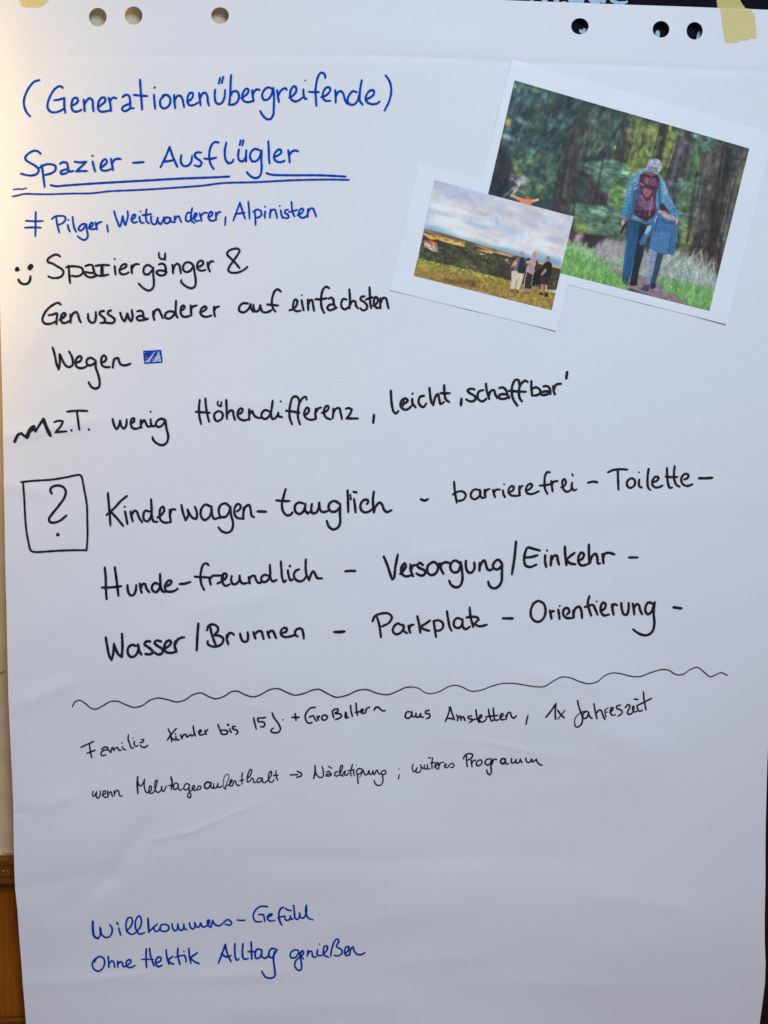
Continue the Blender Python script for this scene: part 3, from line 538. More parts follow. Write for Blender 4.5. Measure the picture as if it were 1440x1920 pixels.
   "*30 710,162 712,215; 715,220 740,212; 765,78 770,140 785,200; 827,52 830,120 842,190; 820,158 860,150 900,148; 890,150 908,125 890,122 882,150 900,168 930,162; 930,162 950,110 980,98; *20 1030,130 1045,104 1075,95; 1075,95 1100,120 1130,140 1155,135")]),
 ('small black word "aus"', 'black', [(BD, 16, "160,190 130,185 108,215 112,245 145,250 170,215 175,185; 172,195 180,235 205,235; 215,200 215,235 240,240 260,205; 262,205 265,238 290,240; 345,170 310,180 310,200 350,210 350,240 320,255")]),
 ('small black word "Amstetten,"', 'black', [(BD, 15, "555,135 540,200 508,282; 558,140 575,200 598,265; 530,250 560,252 597,262; 555,135 545,145; 620,215 632,240 630,275; 632,250 655,225 665,270; 665,255 685,232 705,272; 770,225 735,230 740,250 785,262 745,292; 812,162 820,220 830,260 845,290; 785,265 830,250 855,240; 840,255 870,235 865,212 850,225 848,265 870,288 905,270 920,250;"
   "938,155 945,210 965,275; 965,275 1000,262; 985,145 990,200 1005,265 1040,262; 910,232 970,225 1030,218; 1050,240 1085,215 1075,198 1055,220 1065,260 1100,258; 1112,215 1115,255; 1115,240 1135,190 1155,188 1165,225 1190,245 1215,220; 1330,222 1320,260 1312,308")]),
 ('small black "1x"', 'black', [(BE, 18, "138,325 200,245 250,170; 250,170 242,250 245,345; 270,245 310,300 345,330; *13 352,245 315,290 272,345")]),
 ('small black word "Jahreszeit"', 'black', [(BE, 17, "492,135 505,200 530,270 548,330 540,390 510,425 480,435 460,400; *11 460,400 462,350 490,300 540,265 590,250; 600,255 565,270 550,310 565,335 600,320 615,265; 615,265 625,310 655,335; 675,170 690,250 710,340; 700,280 735,240 760,250 775,300 798,345; *13 800,235 800,280 810,320; *12 800,245 835,215; *10 800,268 830,262;"
   "855,270 885,240 890,215 870,215 862,265 880,300 915,292; 975,185 930,200 930,220 985,245 990,275 945,310; 1030,215 1060,180 1080,195 1060,250 1050,275 1075,290 1110,270; 1110,270 1125,220 1120,195 1110,230 1130,262 1160,255; 1160,190 1170,235 1190,255 1220,245; 1235,40 1240,120 1250,180 1262,240; 1175,185 1250,150 1325,112; 1130,118 1172,125")]),
 ('small black word "wenn"', 'black', [(CA, 14, "88,380 82,420 95,440 120,405 128,385; 128,385 125,440 140,460 165,430 168,375; 190,425 225,405 225,380 205,380 198,420 215,448 250,445; 250,375 255,445; 258,420 285,385 305,440; 325,375 325,435; 328,410 355,370 375,385 385,430 415,435")]),
 ('small black word "Mehrtagesaufenthalt"', 'black', [(CA, 14, "*18 588,220 582,290 590,410; 590,275 600,310 625,325 650,290 665,250; 665,250 660,310 670,370 690,405; 695,400 735,380 740,330 725,325 715,370 720,405 755,405 775,385; 775,385 800,310 805,262 790,265 780,320 790,380 820,398 850,370 860,330; 855,335 860,370 880,388 900,345 915,325; *18 962,222 975,290 965,365; 940,322 985,315;"
   "1035,300 1010,295 990,330 1000,365 1030,355 1045,310; 1045,310 1045,355 1065,375 1090,360; 1165,310 1135,300 1110,330 1110,365 1140,370 1165,340 1170,310; 1170,310 1165,370 1185,430 1180,458 1160,458 1148,430 1170,395 1200,370; 1200,370 1225,345 1225,320 1205,330 1205,370 1240,375 1260,350; 1260,350 1275,325 1298,335 1295,360 1262,372"),
  (CB, 14, "*18 320,290 285,285 262,310 262,345 295,355 325,320 335,290; 332,300 335,345 360,355; 365,300 362,345 385,352 405,320 412,295; 410,300 412,340 440,340 470,320; *9 470,320 478,240 500,200 525,200 535,230 515,285 490,340; 490,340 495,365; 500,360 475,348; 500,330 540,310 570,265 560,255 545,290 550,330 575,325; 575,325 590,275; 590,275 605,270 620,310 640,325 660,315;"
   "685,180 680,240 682,305; 655,270 700,258; 740,250 780,200 790,150 775,140 755,180 740,240 745,285 775,270; 775,270 795,240 810,255 815,290 850,280; 905,240 870,240 850,270 865,290 895,270 910,240; 910,245 915,285 945,290; 945,290 990,240 1015,190 1005,160 985,190 980,250 995,282 1025,280 1045,250; 1065,155 1065,210 1085,265; 1035,210 1088,205")]),
 ('small black arrow', 'black', [(CB, 16, "1225,203 1310,198; 1305,160 1355,190 1350,210 1295,230")]),
 ('small black word "Nächtigung;"', 'black', [(CC, 14, "*18 108,300 125,230 125,155; 125,215 150,270 185,292 215,275 215,210 203,165; 250,230 285,222 300,245 310,262; 300,250 260,255 245,268 275,275 310,262; 275,165 312,185; 385,225 355,230 345,260 370,275 400,255; 400,255 430,190 435,155 420,155 405,200 410,260 440,275; 430,270 450,230 465,215; 465,215 460,260 485,262 505,240;"
   "545,145 530,210 525,250 535,275; 495,215 560,205; 560,200 560,240 565,270; @588,157,6; 650,195 615,190 592,225 600,255 640,240 660,205; 600,250 605,300 610,358; *9 660,205 650,250 625,290; 665,205 690,260 715,255 725,215; 735,215 740,255 765,250 775,215; 775,215 790,262 815,215 830,210; 830,210 835,240 855,255 870,245; 915,215 880,220 870,250 900,258 925,235 915,212; 880,255 890,310 880,360 845,382 805,365 790,325; @1070,197,7; 1075,262 1062,308")]),
 ('small black word "weiteres"', 'black', [(CD, 12, "80,210 70,240 85,285 105,270 120,240; 120,245 110,285 135,292 160,260 155,215; *9 150,215 185,255 190,215; 192,215 195,255 220,250 222,210; 222,210 225,255 250,250; 235,142 255,145; 275,140 268,200 270,255; 255,195 295,190; 290,235 320,215 325,190 308,195 302,235 325,258; 335,195 338,255; 338,230 360,190 388,188; 390,235 410,215 405,200 395,220 410,245 430,235; 430,235 460,200 485,205 485,235 455,240")]),
 ('small black word "Programm"', 'black', [(CD, 14, "612,120 615,180 622,232; 582,150 600,115 640,98 675,110 665,140 625,165; 660,165 665,200 670,232; 665,195 690,165 705,168; 735,165 712,190 718,220 745,218 768,190 760,162 735,165; 845,150 810,160 800,195 825,215 855,190 862,150; 862,150 858,230 862,280 850,310 828,300 815,260; 870,160 872,200; 872,190 890,155 915,155; *18 995,150 965,150 955,185 980,200 1000,175 1000,150; 1002,160 1010,200 1035,200;"
   "1062,145 1065,190 1095,185 1105,155; 1108,155 1110,190 1140,185 1150,150; 1152,155 1168,188; 1205,140 1215,180 1250,180 1262,150; 1265,150 1275,180 1310,150; 1310,150 1320,180 1345,205 1368,212")]),
 ('blue word "Willkommens-"', 'blue2', [(DA, 18, "*24 135,305 135,400 150,480 190,505; 190,505 215,470 215,375; 218,380 235,460 280,495 325,480 350,430 345,375 322,345; 425,385 435,430 445,470; *20 405,325 418,345; 510,425 560,370 580,310 565,270 535,270 510,320 508,390 530,440 575,462 620,440; 620,440 670,370 678,290 655,250 625,280 610,350 625,420 660,460 712,445;"
   "*22 755,280 758,350 765,440; 860,345 815,385 770,430; 820,395 835,430 870,425 890,390; 910,350 890,385 905,425 955,430 990,405 985,370 945,350 910,355; 1025,345 1035,400 1060,425 1085,400 1090,345; 1092,350 1105,405 1130,422 1155,395 1158,345; 1158,350 1170,405 1195,410; 1222,335 1235,385 1260,405 1285,380 1282,330; 1285,335 1305,380 1330,380 1348,335; 1350,335 1370,378 1400,380"),
  (DB, 18, "140,380 175,350 190,310 175,298 165,330 180,370 205,385; 225,305 215,345 205,385; 225,305 240,340 270,365 310,365 350,330 390,298 425,310 440,340 420,360 370,350; 505,300 545,305 590,303")]),
 ('blue word "Gefühl"', 'blue2', [(DB, 18, "848,145 800,138 740,155 695,210 685,265 705,310 745,322 785,315; 745,238 785,235 800,240 810,280 818,318; 850,265 890,245 900,228 875,228 848,255 850,290 880,310 930,300; *20 1025,150 1000,160 980,200 975,250 985,310 1008,355; 965,275 1000,260 1045,250; 1045,250 1045,285 1070,300 1100,280 1105,245; 1105,250 1115,285 1135,282; 1050,160 1080,180 1115,185;"
   "1142,122 1150,200 1160,270 1185,285 1208,250 1210,210; 1210,215 1220,260 1240,272 1275,240 1288,180 1287,120; 1287,120 1278,170 1288,240 1315,270 1360,285")]),
 ('blue word "Ohne"', 'blue2', [(DC, 16, "185,205 140,230 112,275 125,325 170,352 210,330 235,275 225,225 185,205 155,220 135,260; 270,205 275,260 278,315; 278,285 305,250 325,262 335,315; 365,255 365,285 368,315; 368,285 395,258 412,270 418,300 430,310; 430,310 470,290 500,255 490,240 460,250 450,285 470,315 505,315 540,298")]),
 ('blue word "Hektik"', 'blue2', [(DC, 17, "652,135 650,220 655,322; 685,130 695,200 715,260 730,305; *13 605,238 660,238 725,238; 755,275 795,255 800,225 775,215 750,245 748,290 775,312 812,298; 852,145 858,210 880,290; 918,210 870,245; 870,245 895,275 928,288; 970,130 968,200 980,250 990,290; *14 940,220 985,205 1035,200; 1035,200 1048,230 1052,268; @1030,163,9; 1080,130 1085,200 1100,280; 1165,175 1095,225; 1095,225 1130,260 1182,285")]),
 ('blue word "Alltag"', 'blue2', [(DD, 15, "145,125 120,200 85,290; 145,125 160,200 195,278; 110,205 150,235 195,225; 230,120 228,180 235,245 250,265 265,250; 300,120 295,190 302,245 325,255 345,248; 372,105 375,180 378,255; 345,188 400,188; 455,170 425,165 408,200 415,245 445,240 465,195 465,170; 465,180 465,225 490,245 510,235 530,215; 590,165 550,160 530,190 530,230 555,240 580,200 600,170; 575,185 568,260 578,340 580,395 550,415 500,405 465,355")]),
 ('blue word "genießen"', 'blue2', [(DD, 14, "785,170 745,170 715,205 725,238 765,230 790,185; 790,185 810,270 810,340 785,345 755,310 765,260 800,230; 800,230 830,200 828,175 808,185 810,220 830,245; 870,170 865,220; 870,200 890,175 905,180; 905,180 915,225 945,225; 955,160 950,200 970,215 990,210; @972,110,7; 1000,200 1035,165 1040,130 1020,125 1005,165 1015,210 1050,225;"
   "1068,215 1080,150 1105,80 1130,62 1140,85 1120,130 1165,160 1165,195 1130,215 1100,210; 1190,195 1220,170 1225,130 1205,135 1190,175 1205,210 1235,205; 1235,205 1245,150 1265,130; 1265,130 1275,170 1300,200 1340,200 1368,185")]),
]

def catmull(pts, step):
    if len(pts) == 2:
        (x0, y0), (x1, y1) = pts
        n = max(2, int(math.hypot(x1 - x0, y1 - y0) / step))
        return [(x0 + (x1 - x0) * i / n, y0 + (y1 - y0) * i / n) for i in range(n + 1)]
    P_ = [(2 * pts[0][0] - pts[1][0], 2 * pts[0][1] - pts[1][1])] + pts + [(2 * pts[-1][0] - pts[-2][0], 2 * pts[-1][1] - pts[-2][1])]
    out = []
    for i in range(1, len(P_) - 2):
        p0, p1, p2, p3 = (np.array(P_[i + k], float) for k in (-1, 0, 1, 2))
        t0 = 0.0
        t1 = t0 + max(1e-4, np.linalg.norm(p1 - p0)) ** 0.5
        t2 = t1 + max(1e-4, np.linalg.norm(p2 - p1)) ** 0.5
        t3 = t2 + max(1e-4, np.linalg.norm(p3 - p2)) ** 0.5
        n = max(2, int(np.linalg.norm(p2 - p1) / step))
        for k in range(n):
            t = t1 + (t2 - t1) * k / n
            A1 = (t1 - t) / (t1 - t0) * p0 + (t - t0) / (t1 - t0) * p1
            A2 = (t2 - t) / (t2 - t1) * p1 + (t - t1) / (t2 - t1) * p2
            A3 = (t3 - t) / (t3 - t2) * p2 + (t - t2) / (t3 - t2) * p3
            B1 = (t2 - t) / (t2 - t0) * A1 + (t - t0) / (t2 - t0) * A2
            B2 = (t3 - t) / (t3 - t1) * A2 + (t - t1) / (t3 - t1) * A3
            q = (t2 - t) / (t2 - t1) * B1 + (t - t1) / (t2 - t1) * B2
            out.append((q[0], q[1]))
    out.append(tuple(pts[-1]))
    return out

def ribbon(pts, w, verts, faces, place, z0, rnd):
    """pen line: ribbon with round ends and slightly uneven edges"""
    n = len(pts)
    ph = rnd.random() * 6
    s0 = len(verts)
    L_, R_, ctr = [], [], []
    for k, (x, y) in enumerate(pts):
        a = pts[max(0, k - 1)]; b = pts[min(n - 1, k + 1)]
        dx, dy = b[0] - a[0], b[1] - a[1]
        l = math.hypot(dx, dy) or 1.0
        e = min(k, n - 1 - k)
        ww = w * 0.5 * (1.0 + 0.05 * math.sin(k * 0.45 + ph) + 0.03 * math.sin(k * 1.3 + ph * 2)) * (0.93 if e < 2 else 1.0)
        if k > n * 0.85: ww *= 0.94
        nx_, ny_ = -dy / l * ww, dx / l * ww
        L_.append((x + nx_, y + ny_)); R_.append((x - nx_, y - ny_))
        ctr.append((x, y, dx / l, dy / l, ww))
    for k in range(n):
        lift = z0 + 0.00003 * k / 40.0
        verts.append(place(*L_[k], lift)); verts.append(place(*R_[k], lift))
        if k: faces.append((s0 + 2 * k - 2, s0 + 2 * k, s0 + 2 * k + 1, s0 + 2 * k - 1))
    for end, sg in ((0, -1), (n - 1, 1)):
        x, y, tx, ty, ww = ctr[end]
        c = len(verts)
        lift = z0 + 0.00003 * end / 40.0
        ring = []
        for j in range(1, 6):
            th = math.pi * j / 6
            # from the left side over the tip to the right side
            ox = -ty * math.cos(th) + sg * tx * math.sin(th)
            oy = tx * math.cos(th) + sg * ty * math.sin(th)
            verts.append(place(x + ox * ww, y + oy * ww, lift)); ring.append(c + j - 1)
        loop = [s0 + 2 * end] + ring + [s0 + 2 * end + 1]
        faces.append(tuple(loop if sg < 0 else reversed(loop)))

def disc(x, y, r, verts, faces, place, z0, rnd):
    s = len(verts)
    for j in range(16):
        a = -2 * math.pi * j / 16
        rr = r * (1 + 0.08 * math.sin(3 * a + rnd.random()))
        verts.append(place(x + rr * math.cos(a), y + rr * math.sin(a), z0))
    faces.append(tuple(range(s, s + 16)))

def flip_to_room(verts, faces):
    out = []
    for f in faces:
        a, b, c = Vector(verts[f[0]]), Vector(verts[f[1]]), Vector(verts[f[2]])
        out.append(f if (b - a).cross(c - a).y < 0 else tuple(reversed(f)))
    return out

PEN = 1.15
def trace(groups, place, base, seed, step=1.5):
    rnd = random.Random(seed)
    verts, faces = [], []
    i = 0
    for (ox, oy, s), w, txt in groups:
        for st in txt.split(';'):
            st = st.strip()
            if not st: continue
            z0 = base + 0.000016 * (i % 9)
            i += 1
            if st[0] == '@':
                x, y, r = map(float, st[1:].split(','))
                disc(ox + x / s, oy + y / s, r / s, verts, faces, place, z0, rnd)
                continue
            wd = w
            if st[0] == '*':
                h_, st = st.split(' ', 1); wd = float(h_[1:])
            pts = [tuple(map(float, p.split(','))) for p in st.split()]
            pts = [(ox + x / s, oy + y / s) for x, y in pts]
            ribbon(catmull(pts, step), wd / s * PEN, verts, faces, place, z0, rnd)
    return verts, flip_to_room(verts, faces)

# ------------------------------------------------------------------ the flipchart sheet
TOP = [(-20, -12), (200, -10), (430, -13), (700, -8), (900, -2.5), (970, 1), (1080, 5), (1175, 9.3), (1300, 14), (1350, 16), (1440, 19.5), (1503, 22.5)]
RIGHT = [(1503, 22.5), (1478, 600), (1458, 1000), (1447, 1250), (1439.5, 1431), (1436.5, 1600), (1436, 1640), (1434, 1717), (1434, 1767), (1435.6, 1805), (1435, 1845), (1431.5, 1880), (1427, 1920), (1423, 1990), (1424, 2075)]
LEFT = [(58, 2075), (45, 1920), (40, 1850), (35, 1762), (32.4, 1705), (28.6, 1668), (27.2, 1604), (25.2, 1500), (17, 1300), (11.2, 1081), (6, 820), (0.5, 612), (-6, 400), (-13, 150), (-20, -12)]
outline = densify(TOP + RIGHT[1:] + LEFT[:-1], 6.5)
HOLES = []
for hx, hy, rx, ry in ((184, 33.3, 16.6, 17.4), (251.2, 30.5, 16.6, 17.2), (412.8, 30, 16.6, 15.4), (1087.3, 49.2, 16.3, 15.3), (1238.8, 55.6, 15.7, 15.6), (1301.8, 58.4, 15.2, 16.4)):
    HOLES.append([(hx + rx * math.cos(a), hy + ry * math.sin(a)) for a in np.linspace(0, 2 * math.pi, 33)[:-1]])
def rim(o, t):
    """back face and edges of the paper, t thick, as separate vertices so that the front keeps its own shading"""
    bm = bmesh.new(); bm.from_mesh(o.data)
    front = list(bm.faces)
    edges = [e for e in bm.edges if e.is_boundary]
    mp = {}
    for vtx in list(bm.verts):
        mp[vtx] = bm.verts.new(vtx.co + Vector((0, t, 0)))
    for fc in front:
        nf = bm.faces.new([mp[x] for x in reversed(fc.verts)]); nf.smooth = True
    top = {}
    for e in edges:
        for x in e.verts:
            if x not in top: top[x] = (bm.verts.new(x.co), bm.verts.new(x.co + Vector((0, t, 0))))
        l = e.link_loops[0]
        a_, b_ = l.vert, l.link_loop_next.vert
        bm.faces.new([top[b_][0], top[a_][0], top[a_][1], top[b_][1]])
    bm.to_mesh(o.data); bm.free()
sheet = empty('flipchart_sheet', at(720, 960, 0))
tag(sheet, 'large white flipchart sheet covered in German handwriting, taped up at its top corners', 'paper sheet')
bpy.context.view_layer.update()

def adopt(o, parent):
    o.parent = parent
    o.matrix_parent_inverse = Matrix.Translation(-parent.location)
    return o
fine = []
for x0, y0, x1, y1, a_, w_ in CREASES:
    if w_ > 5: continue
    L_ = math.hypot(x1 - x0, y1 - y0); ux, uy = (x1 - x0) / L_, (y1 - y0) / L_
    e_ = 0 if L_ > 400 else 0.3 * L_
    for k_ in range(int((L_ + 2 * e_) / 5)):
        t_ = -e_ + 5 * k_
        for o_ in (-2, -1, 0, 1, 2):
            q = (x0 + ux * t_ - uy * o_ * w_, y0 + uy * t_ + ux * o_ * w_)
            if 10 < q[0] < 1430 and 60 < q[1] < 2040: fine.append(q)
v, f = sheet_mesh(outline, HOLES, 6.5, lambda x, y: on_sheet(x, y), extra=fine)
paper = adopt(mesh_obj('paper', v, f, M_PAPER, smooth=True), sheet)
rim(paper, 0.00022)

INK = {'blue': M_BLUE, 'blue2': M_BLUE2, 'black': M_BLACK, 'thin': M_THIN}
for i, (label, ink, groups) in enumerate(WORDS):
    v, f = trace(groups, on_sheet, 0.00022, 100 + i)
    nm = 'handwritten_word' if ('word' in label or '"' in label) and 'dash' not in label else 'pen_mark'
    o = adopt(mesh_obj(nm, v, f, INK[ink]), sheet)
    tag(o, label)

# ------------------------------------------------------------------ lettering on the poster, showing above the sheet and through its holes
LET = (960, 0, 6)
v, f = trace([(LET, 66, "220,-560 222,-300 222,-20; *60 368,-380 368,-150 368,30; *58 500,-330 500,-100 500,30; *50 222,-330 290,-440 350,-440 368,-360; *50 368,-330 430,-430 480,-430 500,-340; *22 565,28 600,24;"
  "*60 780,-380 700,-430 640,-330 640,-120 660,-10 720,20 790,-60; 782,-420 780,-200 780,10; *58 1020,-380 950,-430 880,-340 875,-120 890,-10 950,22 1020,-60; *60 1025,-900 1028,-400 1030,10;"
  "*50 1110,-200 1200,-240 1240,-330 1190,-410 1120,-350 1095,-200; *52 1095,-200 1100,-80 1130,5; *40 1130,5 1200,38 1255,34; *26 1240,36 1268,28 1292,20"),
  ((960, 0, 3), 24, "402,182 408,172; *20 404,174 440,168")], lambda x, y, l=0: at(x, y, POSTER_Y - 0.0002 - l), 0.0, 900, 2.0)
o = mesh_obj('lettering', v, f, M_CHALK, poster)
tag(o, 'pale blue hand lettered word cut off by the sheet edge')
for k_, st in enumerate(("*22 820,182 818,215 822,240 826,300", "*22 1056,186 1050,215 1046,250 1040,300", "*16 404,174 394,182 385,172")):
    v, f = trace([((960, 0, 3), 22, st)], lambda x, y, l=0: at(x, y, POSTER_Y - 0.0002 - l), 0.0, 901, 2.0)
    mesh_obj('lettering_stroke', v, f, M_CHALK, poster)

# ------------------------------------------------------------------ masking tape
def top_y(px):
    for (x0, y0), (x1, y1) in zip(TOP, TOP[1:]):
        if x0 <= px <= x1: return y0 + (y1 - y0) * (px - x0) / (x1 - x0)
    return TOP[0][1] if px < TOP[0][0] else TOP[-1][1]
def tape(name, pts, label, back):
    def place(x, y):
        t = smooth01((top_y(x) - y) / (6 if back < 0.01 else 40) )
        p = on_sheet(x, max(y, -12), 0.0004)
        q = at(x, y, 0)
        yy = p.y * (1 - t) + (back - 0.0003) * t
        return Vector((q.x, yy, q.z))
    rnd = random.Random(5)
    dense = densify(pts, 2.5)
    v, f = sheet_mesh(dense, [], 3.0, place)
    o = mesh_obj(name, v, f, M_TAPE, smooth=True)
    return tag(o, label, 'tape', 'strips of masking tape holding the sheet')
tape('masking_tape', [(1343, -45), (1347.6, 0), (1349.6, 16), (1353, 42), (1358.3, 76.8), (1360, 80), (1363, 81.4), (1367, 81), (1370, 79.6), (1374, 80.9), (1378, 80.7), (1384, 79.4), (1389.4, 75.5), (1393, 76.6), (1401, 75.8), (1405, 73.5), (1408, 72), (1412, 73.2), (1416.7, 72.4), (1418.4, 70), (1416, 48), (1414.7, 32), (1412.8, 27), (1405.5, 18), (1399, 8.7), (1393.3, 0), (1375, -45)],
     'yellowish masking tape strip at the top right, reaching onto the dark poster', POSTER_Y)
tape('masking_tape', [(22, -60), (30, -20), (38, 6.7), (41.7, 12.7), (47, 13.5), (52, 15.2), (58, 14.8), (63.3, 15.6), (69, 15), (74, 14.6), (80, 12.7), (86, 8.5), (90, 4), (93, 0), (97, -20), (92, -60)],
     'torn yellow masking tape end at the top left, above the first hole', WALL_Y)

# ------------------------------------------------------------------ painter for the two printed pictures (colours as printed, flat print only)
class Canvas:
    def __init__(s, x0, y0, x1, y1, k, base):
        s.x0, s.y0, s.k = x0, y0, k
        s.w, s.h = int((x1 - x0) * k), int((y1 - y0) * k)
        s.a = np.empty((s.h, s.w, 3)); s.a[:] = np.array(base) / 255.0
        s.rs = np.random.RandomState(4)
        s.o = (0, 0, 1.0)
    def org(s, ox, oy, sc): s.o = (ox, oy, sc)
    def T(s, pts):
        if isinstance(pts, str): pts = [tuple(map(float, p.split(','))) for p in pts.split()]
        return [(s.o[0] + x / s.o[2], s.o[1] + y / s.o[2]) for x, y in pts]
    def win(s, xa, xb, ya, yb):
        i0, i1 = max(0, int((xa - s.x0) * s.k)), min(s.w, int((xb - s.x0) * s.k) + 2)
        j0, j1 = max(0, int((ya - s.y0) * s.k)), min(s.h, int((yb - s.y0) * s.k) + 2)
        if i1 <= i0 or j1 <= j0: return None
        X, Y = np.meshgrid(s.x0 + (np.arange(i0, i1) + .5) / s.k, s.y0 + (np.arange(j0, j1) + .5) / s.k)
        return (slice(j0, j1), slice(i0, i1)), X, Y
    def put(s, sl, m, c):
        m = m[..., None]
        s.a[sl] = s.a[sl] * (1 - m) + (np.array(c) / 255.0) * m
    def ell(s, x, y, rx, ry, ang, c, al=1.0, soft=0.6, raw=False):
        if not raw: (x, y), = s.T([(x, y)]); rx /= s.o[2]; ry /= s.o[2]
        R = max(rx, ry) * (1 + soft) + 1
        w = s.win(x - R, x + R, y - R, y + R)
        if w is None: return
        sl, X, Y = w
        ca, sa = math.cos(ang), math.sin(ang)
        u = ((X - x) * ca + (Y - y) * sa) / rx; v = (-(X - x) * sa + (Y - y) * ca) / ry
        d = np.sqrt(u * u + v * v)
        m = np.clip((1 + soft - d) / (2 * soft), 0, 1)
        s.put(sl, al * m * m * (3 - 2 * m), c)
    @staticmethod
    def segd(X, Y, a, b):
        dx, dy = b[0] - a[0], b[1] - a[1]
        L = dx * dx + dy * dy or 1e-9
        t = np.clip(((X - a[0]) * dx + (Y - a[1]) * dy) / L, 0, 1)
        return np.hypot(X - a[0] - t * dx, Y - a[1] - t * dy)
    def poly(s, pts, c, al=1.0, soft=0.5):
        P_ = s.T(pts)
        xs = [p[0] for p in P_]; ys = [p[1] for p in P_]
        w = s.win(min(xs) - soft, max(xs) + soft, min(ys) - soft, max(ys) + soft)
        if w is None: return
        sl, X, Y = w
        ins = np.zeros(X.shape, bool); D = np.full(X.shape, 1e9)
        j = len(P_) - 1
        for i in range(len(P_)):
            (xi, yi), (xj, yj) = P_[i], P_[j]
            if yi != yj:
                ins ^= ((yi > Y) != (yj > Y)) & (X < (xj - xi) * (Y - yi) / (yj - yi) + xi)
            D = np.minimum(D, s.segd(X, Y, P_[i], P_[j])); j = i
        sd = np.where(ins, D, -D)
        s.put(sl, al * np.clip(sd / (2 * soft) + 0.5, 0, 1), c)
    def line(s, pts, wd, c, al=1.0, soft=0.4):
        P_ = s.T(pts); wd = wd / s.o[2] / 2
        xs = [p[0] for p in P_]; ys = [p[1] for p in P_]
        R = wd + soft + 1
        w = s.win(min(xs) - R, max(xs) + R, min(ys) - R, max(ys) + R)
        if w is None: return
        sl, X, Y = w
        D = np.full(X.shape, 1e9)
        for a, b in zip(P_, P_[1:]): D = np.minimum(D, s.segd(X, Y, a, b))
        s.put(sl, al * np.clip((wd - D) / (2 * soft) + 0.5, 0, 1), c)
    def blobs(s, pts, n, r, el, ang, cols, al=0.5, soft=0.9, jit=0.4):
        """n soft elongated dabs inside a polygon"""
        P_ = s.T(pts)
        xs = [p[0] for p in P_]; ys = [p[1] for p in P_]
        k = 0; tries = 0
        while k < n and tries < n * 8:
            tries += 1
            x = s.rs.uniform(min(xs), max(xs)); y = s.rs.uniform(min(ys), max(ys))
            if not inside(P_, x, y): continue
            k += 1
            c = np.array(cols[s.rs.randint(len(cols))], float) * s.rs.uniform(0.85, 1.15)
            rr = r * s.rs.uniform(0.5, 1.5)
            s.ell(x, y, rr * el, rr, ang + s.rs.uniform(-jit, jit), np.clip(c, 0, 255), al * s.rs.uniform(0.5, 1), soft, raw=True)
    def mottle(s, cells, amt, pts=None, stretch=(1, 1)):
        """uneven tone at several sizes, optionally only inside a polygon"""
        g = np.zeros((s.h, s.w))
        for cell, wt in cells:
            ch, cw = max(1, cell * stretch[1]), max(1, cell * stretch[0])
            nh, nw = int(s.h / ch) + 3, int(s.w / cw) + 3
            q = s.rs.normal(0, 1, (nh, nw))
            yy, xx = np.arange(s.h) / ch, np.arange(s.w) / cw
            y0, x0 = yy.astype(int), xx.astype(int); fy, fx = (yy - y0)[:, None], (xx - x0)[None, :]
            fy = fy * fy * (3 - 2 * fy); fx = fx * fx * (3 - 2 * fx)
            g += wt * ((q[y0][:, x0] * (1 - fx) + q[y0][:, x0 + 1] * fx) * (1 - fy) + (q[y0 + 1][:, x0] * (1 - fx) + q[y0 + 1][:, x0 + 1] * fx) * fy)
        m = np.ones((s.h, s.w))
        if pts is not None:
            keep = s.a.copy(); s.a[:] = 0; s.poly(pts, (255, 255, 255), 1, 2); m = s.a[..., 0].copy(); s.a = keep
        s.a = np.clip(s.a * np.exp(amt * g * m)[..., None], 0, 1)
    def grain(s, amt):
        g = s.rs.normal(0, amt, s.a.shape[:2])
        g2 = np.kron(s.rs.normal(0, amt, (s.h // 3 + 1, s.w // 3 + 1)), np.ones((3, 3)))[:s.h, :s.w]
        s.a *= (1 + (g * 0.6 + g2 * 0.5))[..., None]
        s.a = np.clip(s.a, 0, 1)
    def sample(s, X, Y):
        u = np.clip((X - s.x0) * s.k - .5, 0, s.w - 1.001); v = np.clip((Y - s.y0) * s.k - .5, 0, s.h - 1.001)
        i, j = u.astype(int), v.astype(int); fu, fv = (u - i)[..., None], (v - j)[..., None]
        a = s.a
        return (a[j, i] * (1 - fu) + a[j, i + 1] * fu) * (1 - fv) + (a[j + 1, i] * (1 - fu) + a[j + 1, i + 1] * fu) * fv

# ---- forest walk
TR = math.radians(103.5)            # direction of the trunks on the tilted print
HZ = math.radians(15)
c = Canvas(868, 145, 1410, 592, 1.7, (46, 60, 56))
c.org(880, 100, 2.5714)
c.poly("218,130 760,290 640,560 500,800 92,675", (44, 58, 58), 1, 6)
c.blobs("218,130 760,290 700,560 500,800 300,760 140,520", 260, 6, 1.8, TR, [(38, 62, 62), (60, 98, 92), (34, 44, 46), (78, 118, 110), (48, 72, 58), (30, 36, 40)], 0.55)
c.blobs("218,130 420,190 380,420 260,560 150,520", 160, 4.5, 1.6, TR, [(70, 118, 118), (44, 84, 86), (30, 50, 56), (92, 138, 132), (96, 112, 62)], 0.55)
for x, y, rx, ry, an, co in ((250, 325, 28, 14, .5, (140, 184, 184)), (185, 405, 30, 14, .3, (142, 182, 186)), (395, 330, 20, 16, 0, (84, 132, 128)), (225, 165, 30, 8, .9, (100, 150, 120)), (300, 175, 40, 9, .3, (92, 128, 84)), (185, 335, 13, 20, 0, (150, 140, 54)), (222, 540, 32, 20, 1.2, (128, 120, 48)), (240, 580, 15, 24, 0.2, (140, 130, 60))):
    c.ell(x, y, rx, ry, an, co, 0.8, 0.7)
c.blobs("200,480 400,440 420,620 340,720 240,700", 120, 4.5, 1.4, HZ, [(70, 108, 76), (96, 120, 62), (52, 78, 62), (84, 128, 104)], 0.55)
c.poly("150,470 200,490 215,600 150,680 95,672", (34, 36, 42), 0.9, 5)
